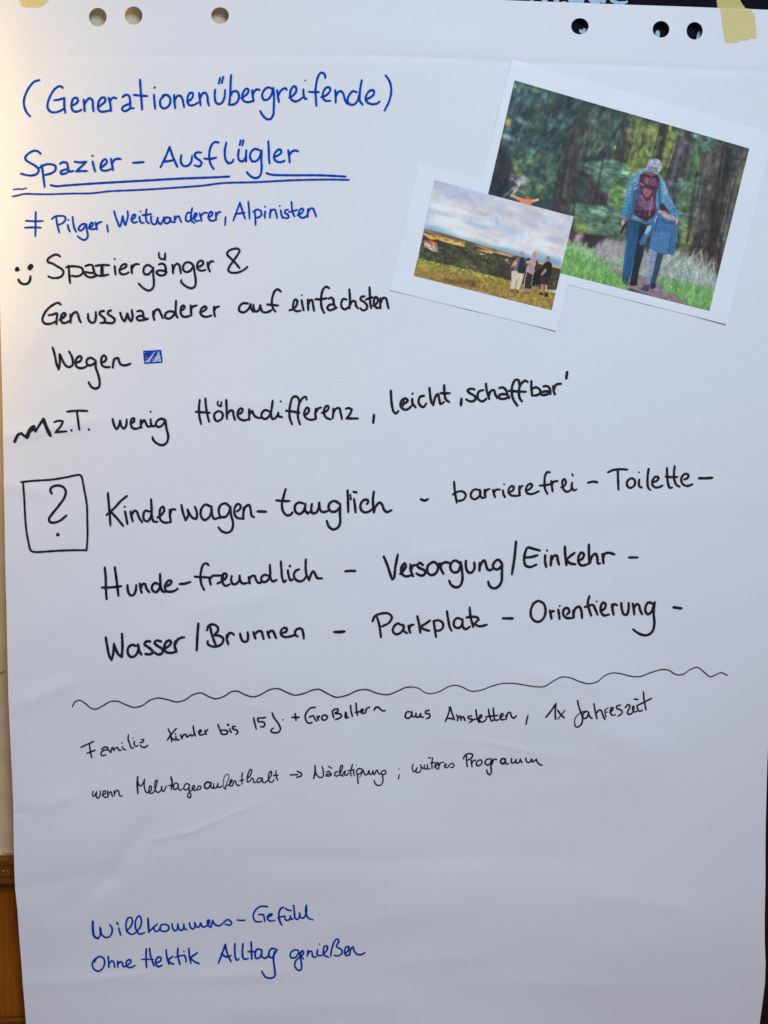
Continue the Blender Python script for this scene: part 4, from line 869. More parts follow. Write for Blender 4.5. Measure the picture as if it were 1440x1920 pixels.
c.blobs("150,470 200,490 215,600 150,680 95,672", 30, 4, 2, TR, [(30, 32, 38), (60, 54, 56), (42, 40, 46)], 0.6)
c.line("205,685 240,640 250,600", 14, (170, 176, 172), 0.85, 1.5); c.line("205,600 235,630 262,590", 8, (176, 176, 180), 0.7, 1.5); c.line("165,692 200,660 225,640", 7, (130, 150, 110), 0.8, 1)
c.blobs("190,590 280,580 270,660 220,670", 14, 4, 1.3, 1, [(170, 170, 172), (120, 124, 118)], 0.6)
# bright glade
c.poly("765,330 1000,370 1060,480 960,640 720,560", (84, 108, 48), 1, 8)
c.blobs("770,300 1010,370 1060,480 980,620 930,560 720,600", 330, 4.5, 1.3, 0.3, [(104, 128, 54), (80, 106, 48), (138, 142, 62), (60, 84, 46), (112, 138, 72), (148, 142, 54)], 0.55)
c.blobs("560,260 800,320 760,480 560,440", 130, 5, 2, TR, [(66, 92, 78), (50, 66, 56), (90, 112, 92), (44, 50, 44)], 0.5)
for x, y, r in ((564, 376, 9), (556, 418, 9), (548, 444, 5), (608, 440, 8), (630, 462, 8), (702, 452, 7), (966, 362, 11), (940, 388, 8), (1060, 452, 9)):
    c.ell(x, y, r * .8, r * 1.3, .2, (214, 196, 84), 0.85, 0.6)
c.blobs("1040,380 1330,450 1180,1000 900,720", 260, 6, 2.2, TR, [(46, 66, 48), (60, 84, 56), (38, 44, 40), (80, 108, 60), (54, 56, 50)], 0.6)
def trunk(x0, y0, x1, y1, w0, w1, dark, light, al=0.95):
    L = math.hypot(x1 - x0, y1 - y0); nx_, ny_ = -(y1 - y0) / L, (x1 - x0) / L
    pts = [(x0 + nx_ * w0 / 2, y0 + ny_ * w0 / 2), (x0 - nx_ * w0 / 2, y0 - ny_ * w0 / 2), (x1 - nx_ * w1 / 2, y1 - ny_ * w1 / 2), (x1 + nx_ * w1 / 2, y1 + ny_ * w1 / 2)]
    c.poly(pts, dark, al, 2.5)
    an = math.atan2(y1 - y0, x1 - x0)
    c.blobs(pts, int(L * w0 / 380), 3.0, 3.4, an, [dark, light, tuple(0.7 * q for q in dark)], 0.5, 0.9, 0.12)
    for t in (0.25, 0.5, 0.75):
        c.line([(x0 + (x1 - x0) * t + nx_ * w0 * .28, y0 + (y1 - y0) * t + ny_ * w0 * .28), (x0 + (x1 - x0) * (t + .2) + nx_ * w0 * .28, y0 + (y1 - y0) * (t + .2) + ny_ * w0 * .28)], w0 * .28, light, 0.3, 2.5)
trunk(540, 330, 440, 790, 84, 100, (62, 58, 54), (92, 86, 82))
trunk(600, 560, 560, 760, 30, 40, (50, 46, 46), (74, 70, 66), 0.8)
trunk(680, 470, 625, 740, 70, 100, (58, 52, 50), (84, 78, 74), 0.85)
trunk(775, 330, 725, 520, 62, 66, (50, 52, 46), (70, 70, 60), 0.9)
trunk(940, 340, 893, 545, 38, 40, (48, 50, 44), (66, 66, 58))
trunk(1050, 385, 968, 700, 70, 84, (66, 62, 66), (104, 104, 112))
trunk(1185, 430, 1070, 1000, 92, 128, (68, 66, 60), (100, 100, 90))
trunk(1245, 450, 1160, 1010, 46, 74, (52, 50, 44), (74, 70, 62))
trunk(1320, 455, 1190, 1075, 66, 84, (74, 70, 66), (112, 110, 112))
for x, y, w in ((1275, 505, 52), (1275, 592, 50), (1150, 620, 44), (1110, 740, 60), (1240, 770, 44), (1180, 900, 40)):
    c.line([(x - w / 2, y - 8), (x, y + 3), (x + w / 2, y + 2)], 8, (46, 42, 42), 0.7, 1.5)
c.blobs("1090,390 1200,420 1150,480 1080,460", 40, 2.6, 2.6, 0.4, [(96, 142, 124), (70, 112, 96), (60, 86, 70)], 0.7)
c.blobs("1270,600 1345,480 1340,520 1280,720", 12, 4, 2, TR, [(90, 110, 60), (120, 134, 56)], 0.6)
# leafy layers
for poly_, n in (("540,520 740,520 760,600 740,690 680,700 600,600", 130), ("490,740 740,730 740,890 640,900 520,850", 230), ("1000,590 1060,620 1090,760 1040,930 1000,900", 110), ("700,560 800,560 790,700 740,740", 110)):
    c.blobs(poly_, n, 3.6, 2.2, HZ, [(92, 146, 122), (66, 112, 88), (120, 170, 148), (54, 82, 58), (104, 142, 80)], 0.6, 0.8, 0.25)
c.blobs("690,600 760,640 740,760 700,740", 60, 4, 1.4, 0, [(92, 132, 56), (70, 104, 50), (120, 150, 70)], 0.6)
c.blobs("500,820 560,820 590,860 520,870", 14, 4, 1.6, HZ, [(150, 156, 60), (120, 138, 60)], 0.6)
c.blobs("1020,600 1100,600 1120,680 1040,700", 30, 3.5, 1.6, HZ, [(100, 150, 130), (60, 90, 70)], 0.6)
c.blobs("1030,860 1080,830 1070,930 1020,950", 26, 4, 1.4, 0, [(150, 150, 60), (100, 130, 70), (170, 150, 80)], 0.6)
c.poly("480,860 740,890 760,940 640,940 560,950 478,925", (54, 42, 46), 0.9, 4)
c.ell(530, 905, 22, 34, 0.2, (140, 128, 132), 0.85, 0.6); c.ell(480, 905, 7, 12, 0.1, (214, 150, 110), 0.8, 0.5)
c.blobs("1160,940 1220,950 1190,1070 1130,1040", 20, 5, 1.6, TR, [(52, 42, 42), (70, 58, 58)], 0.7)
c.mottle([(2.2, .6), (4, .7), (9, .6)], 0.10)
c.mottle([(14, 1), (30, 1)], 0.13, "218,130 1347,440 1200,1000 460,900 92,675")
DR = math.radians(122)
c.blobs("218,130 760,290 700,460 380,560 200,470", 420, 2.0, 3.2, DR, [(40, 58, 60), (70, 104, 100), (30, 38, 42), (54, 78, 70), (92, 124, 114)], 0.45, .8, 0.25)
c.blobs("620,300 900,340 860,520 600,500", 160, 2.0, 3.0, TR, [(44, 54, 48), (76, 96, 78), (112, 124, 84), (36, 42, 40)], 0.45, .8, 0.2)
c.blobs("520,540 760,540 760,680 600,620", 110, 1.6, 3.4, HZ, [(124, 168, 152), (70, 106, 88), (50, 70, 60)], 0.5, .7, 0.2)
c.blobs("490,730 740,735 740,890 520,850", 150, 1.6, 3.4, HZ, [(124, 166, 140), (70, 106, 80), (48, 66, 54), (96, 140, 112)], 0.5, .7, 0.2)
c.blobs("1000,590 1100,620 1080,900 1010,900", 70, 1.8, 2.2, HZ, [(116, 156, 124), (60, 84, 60), (130, 134, 66)], 0.5, .7, 0.4)
for x0, y0, x1, y1, w_ in ((470, 500, 430, 760, 10), (650, 480, 610, 700, 12), (1010, 560, 980, 680, 12), (1095, 560, 1050, 900, 16), (1215, 560, 1150, 960, 10), (1270, 640, 1200, 1000, 14), (500, 780, 510, 650, 6), (1000, 400, 940, 560, 10), (860, 330, 820, 470, 12)):
    c.line([(x0, y0), (x1, y1)], w_, (34, 32, 34), 0.55, 2.0)
for x0, y0, x1, y1, w_ in ((455, 700, 480, 560, 9), (1120, 640, 1085, 880, 12), (1300, 560, 1215, 960, 14), (1165, 480, 1150, 600, 10)):
    c.line([(x0, y0), (x1, y1)], w_, (128, 126, 126), 0.35, 2.5)
c.blobs("765,330 930,380 900,560 860,500 740,560", 90, 2.4, 1.6, TR, [(132, 156, 70), (96, 124, 58), (160, 160, 72), (120, 150, 96)], 0.55, .8)
c.blobs("960,380 1000,390 960,560 925,540", 40, 2.2, 1.8, TR, [(140, 156, 76), (104, 136, 84), (176, 164, 74)], 0.6, .8)
c.blobs("1085,420 1130,430 1080,700 1010,700", 70, 2.2, 2.4, TR, [(84, 116, 76), (64, 92, 60), (110, 140, 90), (50, 64, 48)], 0.55, .8)
c.blobs("560,370 640,380 620,500 545,500", 40, 2.0, 2.4, TR, [(96, 120, 96), (128, 136, 96), (60, 78, 66)], 0.5, .8)
for pts_, w_, co_, al_ in (("1232,470 1205,640", 7, (92, 106, 66), .5), ("1255,640 1195,900", 9, (70, 88, 56), .7), ("1240,830 1222,900", 7, (120, 146, 84), .7), ("1292,470 1255,640 1170,1000", 6, (38, 36, 34), .7), ("1140,470 1040,960", 5, (44, 42, 38), .6), ("1345,500 1300,690", 6, (108, 116, 66), .25), ("505,340 420,740", 5, (34, 34, 34), .6), ("592,350 500,780", 5, (40, 40, 38), .5), ("1012,400 935,640", 5, (40, 38, 42), .6), ("920,345 878,520", 4, (36, 38, 32), .6)):
    c.line(pts_, w_, co_, al_, .7)
c.blobs("1150,450 1215,470 1120,980 1020,980", 110, 1.2, 3.5, TR, [(118, 116, 106), (60, 58, 52), (92, 92, 78)], 0.5, .6, 0.15)
c.blobs("1290,470 1345,480 1230,1060 1160,1050", 90, 1.2, 3.5, TR, [(130, 128, 130), (70, 66, 66), (100, 98, 98)], 0.5, .6, 0.15)
lum = c.a @ np.array([.3, .59, .11])
c.a = np.clip(lum[..., None] + (c.a - lum[..., None]) * 0.86, 0, 1)
c.a = np.clip((c.a - 0.02) * np.array([1.02, 1.0, 1.03]), 0, 1)
# orange jacket far off
c.poly("205,680 225,690 268,700 300,704 335,700 334,712 305,718 296,732 246,720 240,708 212,694", (226, 132, 84), 0.95, 1.2)
c.line("206,682 240,700", 9, (205, 170, 150), 0.8, .8); c.line("305,712 332,704", 9, (214, 180, 160), 0.8, .8); c.ell(282, 694, 11, 8, 0, (150, 110, 110), 0.8, 0.5)
# pale meadow, path, grass
c.poly("590,950 660,900 760,920 850,950 900,1000 1000,960 1080,1000 1160,1050 1195,1080 1180,1180 1000,1150 800,1060 700,1050 620,990", (146, 150, 152), 0.95, 5)
c.blobs("590,950 660,900 760,920 740,1010 680,1010", 150, 3, 2.4, TR, [(158, 152, 158), (130, 124, 132), (172, 172, 176), (120, 132, 120)], 0.5)
c.blobs("640,1000 760,990 860,1050 860,1080 740,1060", 70, 3, 1.8, HZ, [(128, 160, 130), (150, 166, 150), (110, 150, 110)], 0.6)
c.blobs("880,960 1000,960 1090,1000 1190,1080 1170,1180 1000,1130 900,1080", 520, 2.6, 3.2, TR + .2, [(160, 172, 172), (138, 156, 146), (188, 196, 198), (112, 136, 112), (124, 146, 136)], 0.5, 0.8, 0.5)
c.poly("640,1010 720,1050 780,1070 850,1080 900,1110 960,1150 1075,1215 1010,1215 900,1180 760,1130 700,1070", (138, 120, 130), 0.95, 3)
c.blobs("760,1110 880,1120 1075,1215 900,1190", 180, 1.6, 2.0, HZ, [(112, 92, 104), (156, 140, 148), (128, 110, 120), (98, 80, 90)], 0.6)
c.poly("905,1080 960,1090 1080,1130 1180,1160 1150,1240 1060,1215 960,1140 900,1110", (112, 158, 92), 0.75, 6)
c.blobs("900,1085 1180,1150 1153,1240 1060,1215 950,1135", 330, 2.0, 3.4, TR, [(120, 176, 90), (92, 146, 74), (146, 188, 130), (84, 128, 78)], 0.55, .8, 0.5)
c.poly("470,922 500,932 560,936 610,980 660,1030 720,1075 770,1125 755,1145 440,1062", (106, 164, 82), 1, 3)
c.blobs("470,922 560,936 610,980 660,1030 720,1075 770,1130 750,1145 440,1062", 520, 1.9, 3.4, TR, [(116, 168, 92), (94, 146, 78), (136, 182, 114), (86, 130, 74)], 0.55, .8, 0.5)
c.blobs("478,915 560,925 640,1000 600,1000 500,945", 80, 1.3, 5, TR + .15, [(160, 196, 160), (130, 176, 120)], 0.6, .7, 0.4)
c.blobs("1050,960 1120,960 1200,1020 1150,1060", 50, 0.8, 8, TR + .1, [(196, 186, 180), (150, 140, 140)], 0.6, .7, 0.6)
c.blobs("960,960 1190,1070 1160,1110 940,1010", 120, 0.7, 8, TR + .1, [(196, 200, 204), (170, 184, 180), (110, 124, 118)], 0.5, .7, 0.6)
c.mottle([(2, .9), (4, .6)], 0.08, "440,900 1240,960 1153,1243 440,1062")
# the two walkers
c.org(1130, 280, 6.857)
c.poly("455,960 530,960 560,1000 600,940 640,930 560,1140 530,1240 520,1360 470,1530 450,1650 440,1740 370,1755 340,1740 370,1600 400,1400 420,1250 430,1150", (22, 30, 40), 1, .6)   # far leg
c.poly("330,930 470,960 450,1150 430,1270 395,1420 370,1560 335,1680 300,1700 250,1640 265,1500 290,1300 315,1150", (28, 78, 122), 1, .6)
c.poly("370,960 460,970 440,1120 400,1110", (20, 50, 84), 0.7, 3)
for y_ in (1160, 1230, 1400, 1540, 1620): c.line([(300 - (y_ - 1160) * .1, y_), (350 - (y_ - 1160) * .1, y_ + 14), (410 - (y_ - 1160) * .12, y_ + 4)], 7, (16, 50, 88), 0.6, .5)
c.line("310,1180 285,1400 275,1560", 22, (50, 110, 152), 0.5, 2); c.poly("250,1640 330,1660 320,1740 290,1745 255,1690", (30, 56, 84), 1, .6); c.line("280,1680 310,1730", 12, (110, 140, 140), 0.7, .6)
c.poly("345,1720 440,1710 440,1745 400,1758 340,1745", (24, 26, 34), 1, .5)
# jacket
c.poly("440,300 480,262 560,245 650,262 720,320 760,370 800,430 850,600 905,700 975,820 985,880 930,900 870,850 770,720 735,700 720,900 560,960 450,930 360,905 320,890 290,910 240,880 250,760 290,600 330,470 385,380", (84, 138, 172), 1, .6)
c.poly("400,420 470,380 480,560 420,760 370,890 450,925 560,950 700,900 720,700 700,420 740,400 745,640 735,760 640,930 360,905 330,860 380,640", (38, 72, 106), 0.85, 2)
for k_ in range(11):
    y_ = 400 + k_ * 44; x_ = 355 - k_ * 11
    c.line([(x_ - 25, y_ + 10), (x_ + 25, y_), (x_ + 62, y_ + 20)], 7, (50, 100, 138), 0.42, .8)
    c.line([(x_ - 22, y_ + 30), (x_ + 25, y_ + 20)], 12, (116, 164, 190), 0.35, 1.0)
for k_ in range(12):
    t_ = k_ / 11; x_ = 765 + t_ * 170; y_ = 410 + t_ * 430
    c.line([(x_ - 35, y_ + 18), (x_ + 10, y_ - 2), (x_ + 40, y_ + 6)], 6, (62, 110, 146), 0.42, .8)
    c.line([(x_ - 20, y_ + 28), (x_ + 25, y_ + 14)], 12, (132, 176, 200), 0.35, 1.0)
c.poly("380,640 400,700 360,830 330,890 290,905 330,800", (50, 96, 136), 0.8, 1)
c.poly("440,300 480,258 560,245 650,260 720,320 700,340 620,290 500,290 450,330", (116, 152, 178), 1, 1)
c.blobs("440,300 480,258 560,245 650,260 720,320 700,340 620,290 500,290 450,330", 26, 1.2, 1.6, 0.3, [(160, 186, 204), (72, 104, 134)], 0.7)
c.blobs("385,380 470,330 440,520 330,560 300,600 330,470", 70, 1.1, 1.5, 0.2, [(150, 192, 216), (128, 174, 202)], 0.5, .9)
c.blobs("740,390 790,430 850,600 800,620 750,480", 70, 1.1, 1.5, 0.2, [(156, 196, 220), (128, 174, 202)], 0.5, .9)
c.blobs("250,760 320,620 380,700 320,880 250,880", 70, 1.1, 1.5, 1.2, [(46, 96, 142), (70, 124, 166), (34, 76, 118)], 0.5, .9)
c.blobs("800,640 900,700 985,850 930,900 860,830", 70, 1.1, 1.5, 1.0, [(46, 96, 142), (98, 150, 186), (34, 76, 118)], 0.45, .9)
for k_ in range(11):
    y_ = 400 + k_ * 44; x_ = 360 - k_ * 9
    c.line([(x_ - 28, y_ + 12), (x_ + 10, y_), (x_ + 48, y_ + 18)], 6, (38, 82, 120), 0.6, .5)
for k_ in range(12):
    t_ = k_ / 11; x_ = 765 + t_ * 165; y_ = 410 + t_ * 430
    c.line([(x_ - 30, y_ + 18), (x_ + 8, y_), (x_ + 36, y_ + 8)], 6, (40, 84, 122), 0.6, .5)
c.line("395,430 360,640 330,780", 8, (30, 66, 100), .5, 1.0); c.line("720,640 790,740 880,850", 9, (26, 56, 90), .7, .8)
# backpack
c.poly("480,330 520,300 620,295 710,330 735,380 715,480 690,560 680,700 700,790 640,880 560,930 470,880 395,840 420,740 440,640 480,560 465,440", (74, 44, 66), 1, .8)
c.poly("500,320 620,300 700,335 640,350 560,345", (128, 78, 90), 1, 1); c.poly("540,360 590,370 585,460 540,430", (150, 84, 96), 1, 1)
c.poly("470,400 530,440 560,480 500,470 465,440", (140, 82, 90), .9, 1); c.poly("510,500 560,500 640,540 600,620 550,620 520,570", (146, 86, 112), 1, 1)
c.poly("600,370 690,380 700,470 640,470 600,440", (104, 66, 88), 1, 1.2); c.poly("450,610 500,570 560,680 640,640 660,700 640,780 540,780 460,700", (116, 88, 124), .95, 1.5)
c.poly("400,780 680,800 640,880 560,925 470,880", (44, 22, 34), .9, 2)
c.line("490,345 540,330 600,350", 22, (26, 16, 28), .9, .8); c.line("650,350 700,345 690,400", 22, (28, 18, 30), .9, .8); c.line("480,400 520,430 570,490 690,495", 18, (26, 16, 28), .9, .8)
c.line("635,620 615,740 598,850", 20, (162, 104, 124), 1, .6); c.line("500,560 560,650 640,560", 12, (40, 22, 38), .8, .8); c.line("480,720 560,700 620,730", 8, (60, 44, 76), .7, .6)
c.blobs("480,330 710,330 690,560 680,790 500,880 420,760", 60, 1.3, 1.6, 0.5, [(40, 24, 40), (150, 100, 124), (90, 56, 80)], 0.5)
# head
c.poly("560,240 580,170 610,130 660,118 720,130 755,170 762,230 745,280 715,300 690,265 620,250", (158, 162, 182), 1, .6)
c.poly("590,215 640,225 700,230 712,255 640,250 590,235", (72, 74, 100), .9, 1.2); c.line("640,122 670,140", 16, (34, 78, 110), .8, .8); c.ell(722, 262, 14, 22, 0, (196, 158, 150), .9, .5)
c.blobs("590,150 740,150 755,240 580,220", 40, 1.0, 2.4, 1.3, [(206, 208, 222), (110, 112, 140), (180, 186, 204)], 0.6)
# stick and hands
c.ell(262, 940, 22, 36, .3, (206, 156, 142), 1, .4); c.line("345,890 300,950 232,1075", 30, (44, 26, 34), 1, .6); c.line("340,880 310,920", 30, (122, 74, 96), .9, .8)
# child
c.poly("600,1270 700,1310 695,1400 650,1560 615,1700 605,1740 560,1730 555,1640 580,1450", (128, 140, 172), 1, .6)
c.poly("700,1310 790,1330 750,1450 720,1580 680,1700 670,1730 610,1720 650,1560", (46, 66, 84), 1, .6)
for y_ in (1360, 1445, 1640, 1665, 1690): c.line([(560 + (1700 - y_) * .09, y_), (610 + (1700 - y_) * .09, y_ + 12), (660 + (1700 - y_) * .12, y_)], 6, (60, 66, 92), 0.7, .5)
c.line("600,1300 580,1500 575,1620", 20, (160, 172, 200), .6, 1.5); c.line("575,1730 600,1735", 12, (150, 74, 104), .8, .5)
c.poly("540,1745 600,1745 600,1810 570,1830 485,1810 490,1790", (50, 64, 92), 1, .5); c.poly("610,1720 680,1725 680,1770 640,1805 610,1790", (30, 40, 54), 1, .5)
c.poly("700,800 760,860 850,900 935,920 945,1000 935,1050 940,1200 905,1370 835,1350 850,1290 820,1350 790,1355 700,1330 600,1270 595,1240 620,1120 640,1060 560,1160 545,1210 490,1240 465,1200 510,1120 560,1010 620,920 680,830", (52, 100, 146), 1, .6)
c.poly("640,1060 880,1070 850,1290 820,1340 700,1320 600,1260", (70, 118, 164), .8, 2)
for k_ in range(5):
    y_ = 1080 + k_ * 46
    c.line([(640 - k_ * 6, y_), (740 - k_ * 4, y_ + 50), (870 - k_ * 6, y_ + 16)], 6, (40, 80, 122), 0.5, .6)
c.line("700,880 690,1010 640,1070", 12, (28, 60, 100), .7, 1); c.line("880,1080 860,1200 845,1330", 10, (28, 56, 92), .8, .8); c.line("760,900 800,950 930,940", 14, (30, 58, 96), .7, 1.5)
c.line("945,1080 945,1200", 8, (176, 192, 206), .7, .6); c.poly("575,980 630,985 610,1040 555,1105 540,1080", (150, 180, 190), .95, .6); c.line("695,860 665,930", 14, (176, 190, 206), .9, .6)
c.blobs("640,900 930,930 920,1340 620,1260", 60, .9, 2, .3, [(36, 74, 118), (96, 144, 186)], 0.4)
c.poly("705,795 740,780 820,820 900,860 935,890 925,920 850,905 760,860", (172, 156, 158), 1, .8)
c.blobs("705,795 740,780 820,820 900,860 935,890 925,920 850,905 760,860", 40, .9, 1.6, .8, [(208, 196, 196), (120, 98, 100)], .7)
c.poly("735,690 790,710 850,800 830,810 740,780", (42, 34, 42), .9, 1); c.poly("780,780 840,800 830,825 790,810", (150, 76, 84), .8, 1)
c.poly("850,630 890,660 905,700 880,690", (160, 146, 176), .8, 1)
c.ell(952, 925, 16, 40, .1, (206, 152, 146), 1, .4); c.ell(848, 1378, 22, 26, 0, (206, 176, 170), .9, .5)
c.blobs('330,930 470,960 430,1270 370,1560 300,1700 250,1640 290,1300', 80, .8, 2.6, TR, [(20, 60, 104), (50, 110, 156), (30, 84, 130)], 0.4)
c.blobs('480,330 710,330 690,560 680,790 500,880 420,760', 60, .8, 2.6, 1.9, [(30, 18, 30), (160, 108, 130), (100, 64, 88)], 0.5, .6)
c.mottle([(2, .8), (4, .7)], 0.05)
c.grain(0.035)
forest = c

# ---- view over the fields
c = Canvas(725, 330, 1082, 590, 2.2, (200, 204, 212))
c.org(720, 290, 3.7895)
c.poly("340,160 1380,430 1300,820 240,540", (188, 194, 212), 1, 3)
c.blobs("360,178 1347,440 1290,780 290,520", 260, 7, 3.6, HZ, [(206, 208, 214), (188, 195, 208), (212, 212, 216), (194, 199, 212)], .35, 1, .15)
c.blobs("360,178 800,290 760,340 360,260", 20, 6, 3.2, HZ, [(168, 178, 206)], .5, 1, .1)
c.blobs('300,330 700,420 1280,600 1270,690 700,560 300,450', 46, 5, 4.2, HZ, [(158, 182, 212), (224, 226, 230), (174, 192, 216), (230, 228, 226)], .5, 1, .08)
c.poly("300,500 430,520 640,590 900,660 1255,765 1250,805 820,690 560,600 290,530", (112, 164, 200), .9, 5)
c.poly("300,440 340,450 420,490 600,560 540,560 380,515 300,480", (150, 176, 208), .7, 5)
c.blobs("330,430 560,470 900,590 1270,680 1262,740 900,660 600,580 400,510", 90, 5, 3.4, HZ, [(212, 216, 220), (222, 220, 216), (196, 206, 220)], .6, 1, .15)
c.poly("560,460 640,480 740,510 720,525 620,500", (140, 182, 210), .8, 4); c.poly("1080,690 1250,740 1255,790 1090,745", (116, 156, 190), .8, 5)
c.poly("290,525 420,555 640,625 900,705 1100,755 1256,800 1250,960 1000,960 640,900 240,770 280,560", (52, 52, 38), 1, .8)
c.poly("288,528 440,560 600,612 960,718 940,725 700,665 440,592 284,545", (150, 124, 84), 1, .8); c.poly("330,540 440,566 640,625 600,622 420,580", (84, 78, 52), .8, .8)
c.poly("283,553 330,562 440,590 580,632 575,655 460,628 380,602 330,600 280,565", (212, 166, 92), 1, .7)
c.poly("640,660 780,690 770,705 650,680", (206, 164, 92), 1, .7); c.poly("700,660 930,718 905,728 740,685", (196, 160, 110), .9, .7); c.poly("1090,755 1256,797 1254,812 1100,775", (210, 164, 90), 1, .7)
c.blobs("280,540 640,630 960,725 940,735 600,640 300,575", 50, 1.2, 3, HZ, [(70, 66, 44), (100, 84, 56)], .6, .8, .1)
c.blobs("650,690 950,760 920,800 700,740", 80, 1.6, 1.4, 0, [(160, 120, 104), (196, 176, 168), (74, 62, 50), (120, 84, 70), (60, 64, 44)], .7)
c.blobs("260,620 600,660 920,780 900,860 620,820 250,740", 330, 3.2, 1.2, 0, [(54, 60, 40), (76, 82, 50), (42, 44, 34), (96, 100, 62), (62, 56, 46)], .6)
c.blobs("590,620 660,640 680,700 560,680", 50, 2.4, 1.2, 0, [(72, 76, 48), (56, 58, 40), (88, 90, 58)], .7)
c.blobs("380,605 470,640 440,690 380,670", 40, 2.2, 1.2, 0, [(44, 44, 36), (60, 58, 44)], .7)
c.blobs("520,770 620,750 680,820 540,800", 40, 2.4, 1.2, 0, [(96, 102, 66), (76, 84, 54)], .6)
c.poly("290,618 326,612 340,650 320,670 285,650", (204, 196, 186), .9, .8); c.poly("330,620 380,632 382,690 345,684 320,668", (196, 196, 198), .9, .8)
c.poly("284,606 322,604 332,618 302,632 280,624", (198, 104, 72), 1, .6); c.poly("322,606 372,618 380,652 352,646 340,662", (220, 112, 80), 1, .6)
for x, y in ((345, 660), (360, 668), (372, 668)): c.ell(x, y, 4, 6, 0, (90, 90, 96), .8, .5)
c.ell(405, 660, 18, 8, .3, (140, 84, 60), .7, .7); c.ell(700, 705, 20, 6, .2, (206, 190, 180), .8, .6)
c.poly("212,745 300,755 480,790 640,830 800,868 1000,920 1150,960 1225,985 1190,1110 208,860", (150, 132, 60), 1, 1.2)
c.blobs("240,740 300,755 480,790 640,830 800,868 870,900 600,860 240,790", 160, 2.6, 1.8, HZ, [(150, 148, 66), (126, 134, 56), (164, 158, 74), (108, 112, 52)], .6)
c.blobs("225,800 600,850 1000,930 1220,990 1188,1105 214,858", 600, 1.7, 1.9, .9, [(162, 134, 66), (128, 104, 50), (108, 84, 44), (146, 128, 62), (180, 152, 86), (122, 114, 52)], .6, .8, 1.2)
c.blobs("400,880 700,900 620,940 420,900", 40, 2.4, 2, HZ, [(112, 82, 46), (96, 70, 40)], .5)
c.mottle([(2.2, .9), (5, .8)], 0.20, '262,600 420,600 640,640 920,760 1000,830 900,890 600,850 300,770 235,745')
c.mottle([(2, .9), (4, .7), (10, .5)], 0.10, '225,745 640,830 1225,985 1190,1110 208,860')
c.mottle([(12, 1), (30, 1)], 0.018, '360,178 1347,440 1290,780 290,520')
c.blobs('285,600 390,610 390,700 260,720', 16, 2.2, 1.2, 0, [(44, 46, 36), (60, 62, 44)], .6)
c.org(930, 450, 9.6)
c.blobs("1000,560 1150,590 1060,930 930,880", 70, 1.5, 1.2, 0, [(50, 50, 38), (74, 72, 54), (40, 38, 32), (150, 110, 90)], .7)
c.line("250,600 215,720 165,880", 7, (44, 36, 34), .9, .3)
# three hikers
c.poly("280,560 400,545 510,600 480,720 440,830 405,900 365,890 385,740 370,720 340,880 255,880 280,740", (206, 192, 178), 1, .4)
c.line("385,640 370,760 350,860", 12, (150, 134, 120), .6, .6); c.poly("255,880 320,885 310,950 250,930", (120, 80, 66), 1, .4); c.poly("365,890 405,900 405,950 370,950", (92, 60, 54), 1, .4)
c.poly("370,320 420,290 510,300 560,340 560,440 520,540 370,560 310,540 340,480", (104, 104, 116), 1, .4); c.poly("340,370 370,350 375,420 340,470 295,450 300,425", (202, 150, 124), 1, .4)
c.poly("430,320 500,310 540,400 540,560 490,605 400,590 375,520 400,440", (30, 32, 42), 1, .5); c.line("430,310 445,370", 9, (34, 36, 48), 1, .3)
c.poly("430,215 470,200 510,220 515,270 490,300 440,290 425,250", (152, 148, 148), 1, .4)
c.poly("535,570 680,610 660,680 640,880 510,870 520,740", (46, 34, 36), 1, .4); c.line("550,580 515,740 508,860", 12, (198, 186, 166), 1, .3); c.line("665,620 650,720 636,820", 9, (190, 180, 162), .9, .3)
c.poly("505,870 620,880 620,915 560,955 495,940", (150, 120, 110), 1, .4); c.line("500,940 590,950", 10, (60, 52, 56), 1, .4)
c.poly("640,350 700,320 740,370 745,470 720,540 690,620 650,620 530,560 570,450 620,420", (166, 146, 152), 1, .4)
c.blobs("600,400 720,380 700,600 560,560", 30, .8, 2, 1.2, [(196, 180, 186), (120, 100, 110)], .6); c.poly("720,350 755,400 760,560 700,570 690,500 720,440", (64, 42, 48), 1, .5)
c.poly("560,330 610,320 620,370 580,390 545,360", (40, 40, 40), 1, .5); c.poly("550,380 600,370 640,340 650,380 590,430 550,410", (204, 152, 126), 1, .4)
c.poly("665,230 700,212 745,225 748,290 720,320 660,320 650,270", (176, 140, 112), 1, .4); c.poly("700,215 748,230 750,300 715,310", (190, 166, 128), .8, .5)
c.poly("690,580 850,500 860,640 800,780 690,815 650,790", (18, 18, 22), 1, .5)
c.poly("850,440 900,390 960,380 1010,430 1000,600 970,700 930,800 790,790 780,700 850,620", (22, 22, 26), 1, .4); c.poly("800,640 970,650 930,800 780,785", (44, 44, 54), .9, .6)
c.poly("865,530 905,515 910,560 830,640 805,620", (180, 134, 112), 1, .4)
c.poly("890,330 920,290 965,295 975,350 950,375 900,390 885,360", (160, 128, 116), 1, .4); c.poly("915,290 968,292 975,350 945,360 930,320", (130, 108, 102), .9, .5)
c.poly("805,795 860,800 850,950 810,945", (176, 124, 100), 1, .4); c.poly("875,805 920,810 920,940 890,945", (200, 150, 124), 1, .4)
c.poly("790,945 850,950 850,1000 770,980", (24, 22, 26), 1, .4); c.poly("890,940 930,945 942,1030 865,1020", (20, 18, 22), 1, .4)
c.blobs("700,800 800,800 790,900 700,850", 26, 1, 1.2, 0, [(150, 144, 136), (84, 78, 74)], .7)
c.blobs('280,560 510,600 440,830 340,880 255,880', 24, 1.0, 2.4, TR, [(220, 208, 196), (172, 156, 142)], 0.45)
c.blobs('850,440 960,380 1000,600 930,800 790,790', 20, 1.2, 2, TR, [(14, 14, 18), (52, 52, 62)], 0.5)
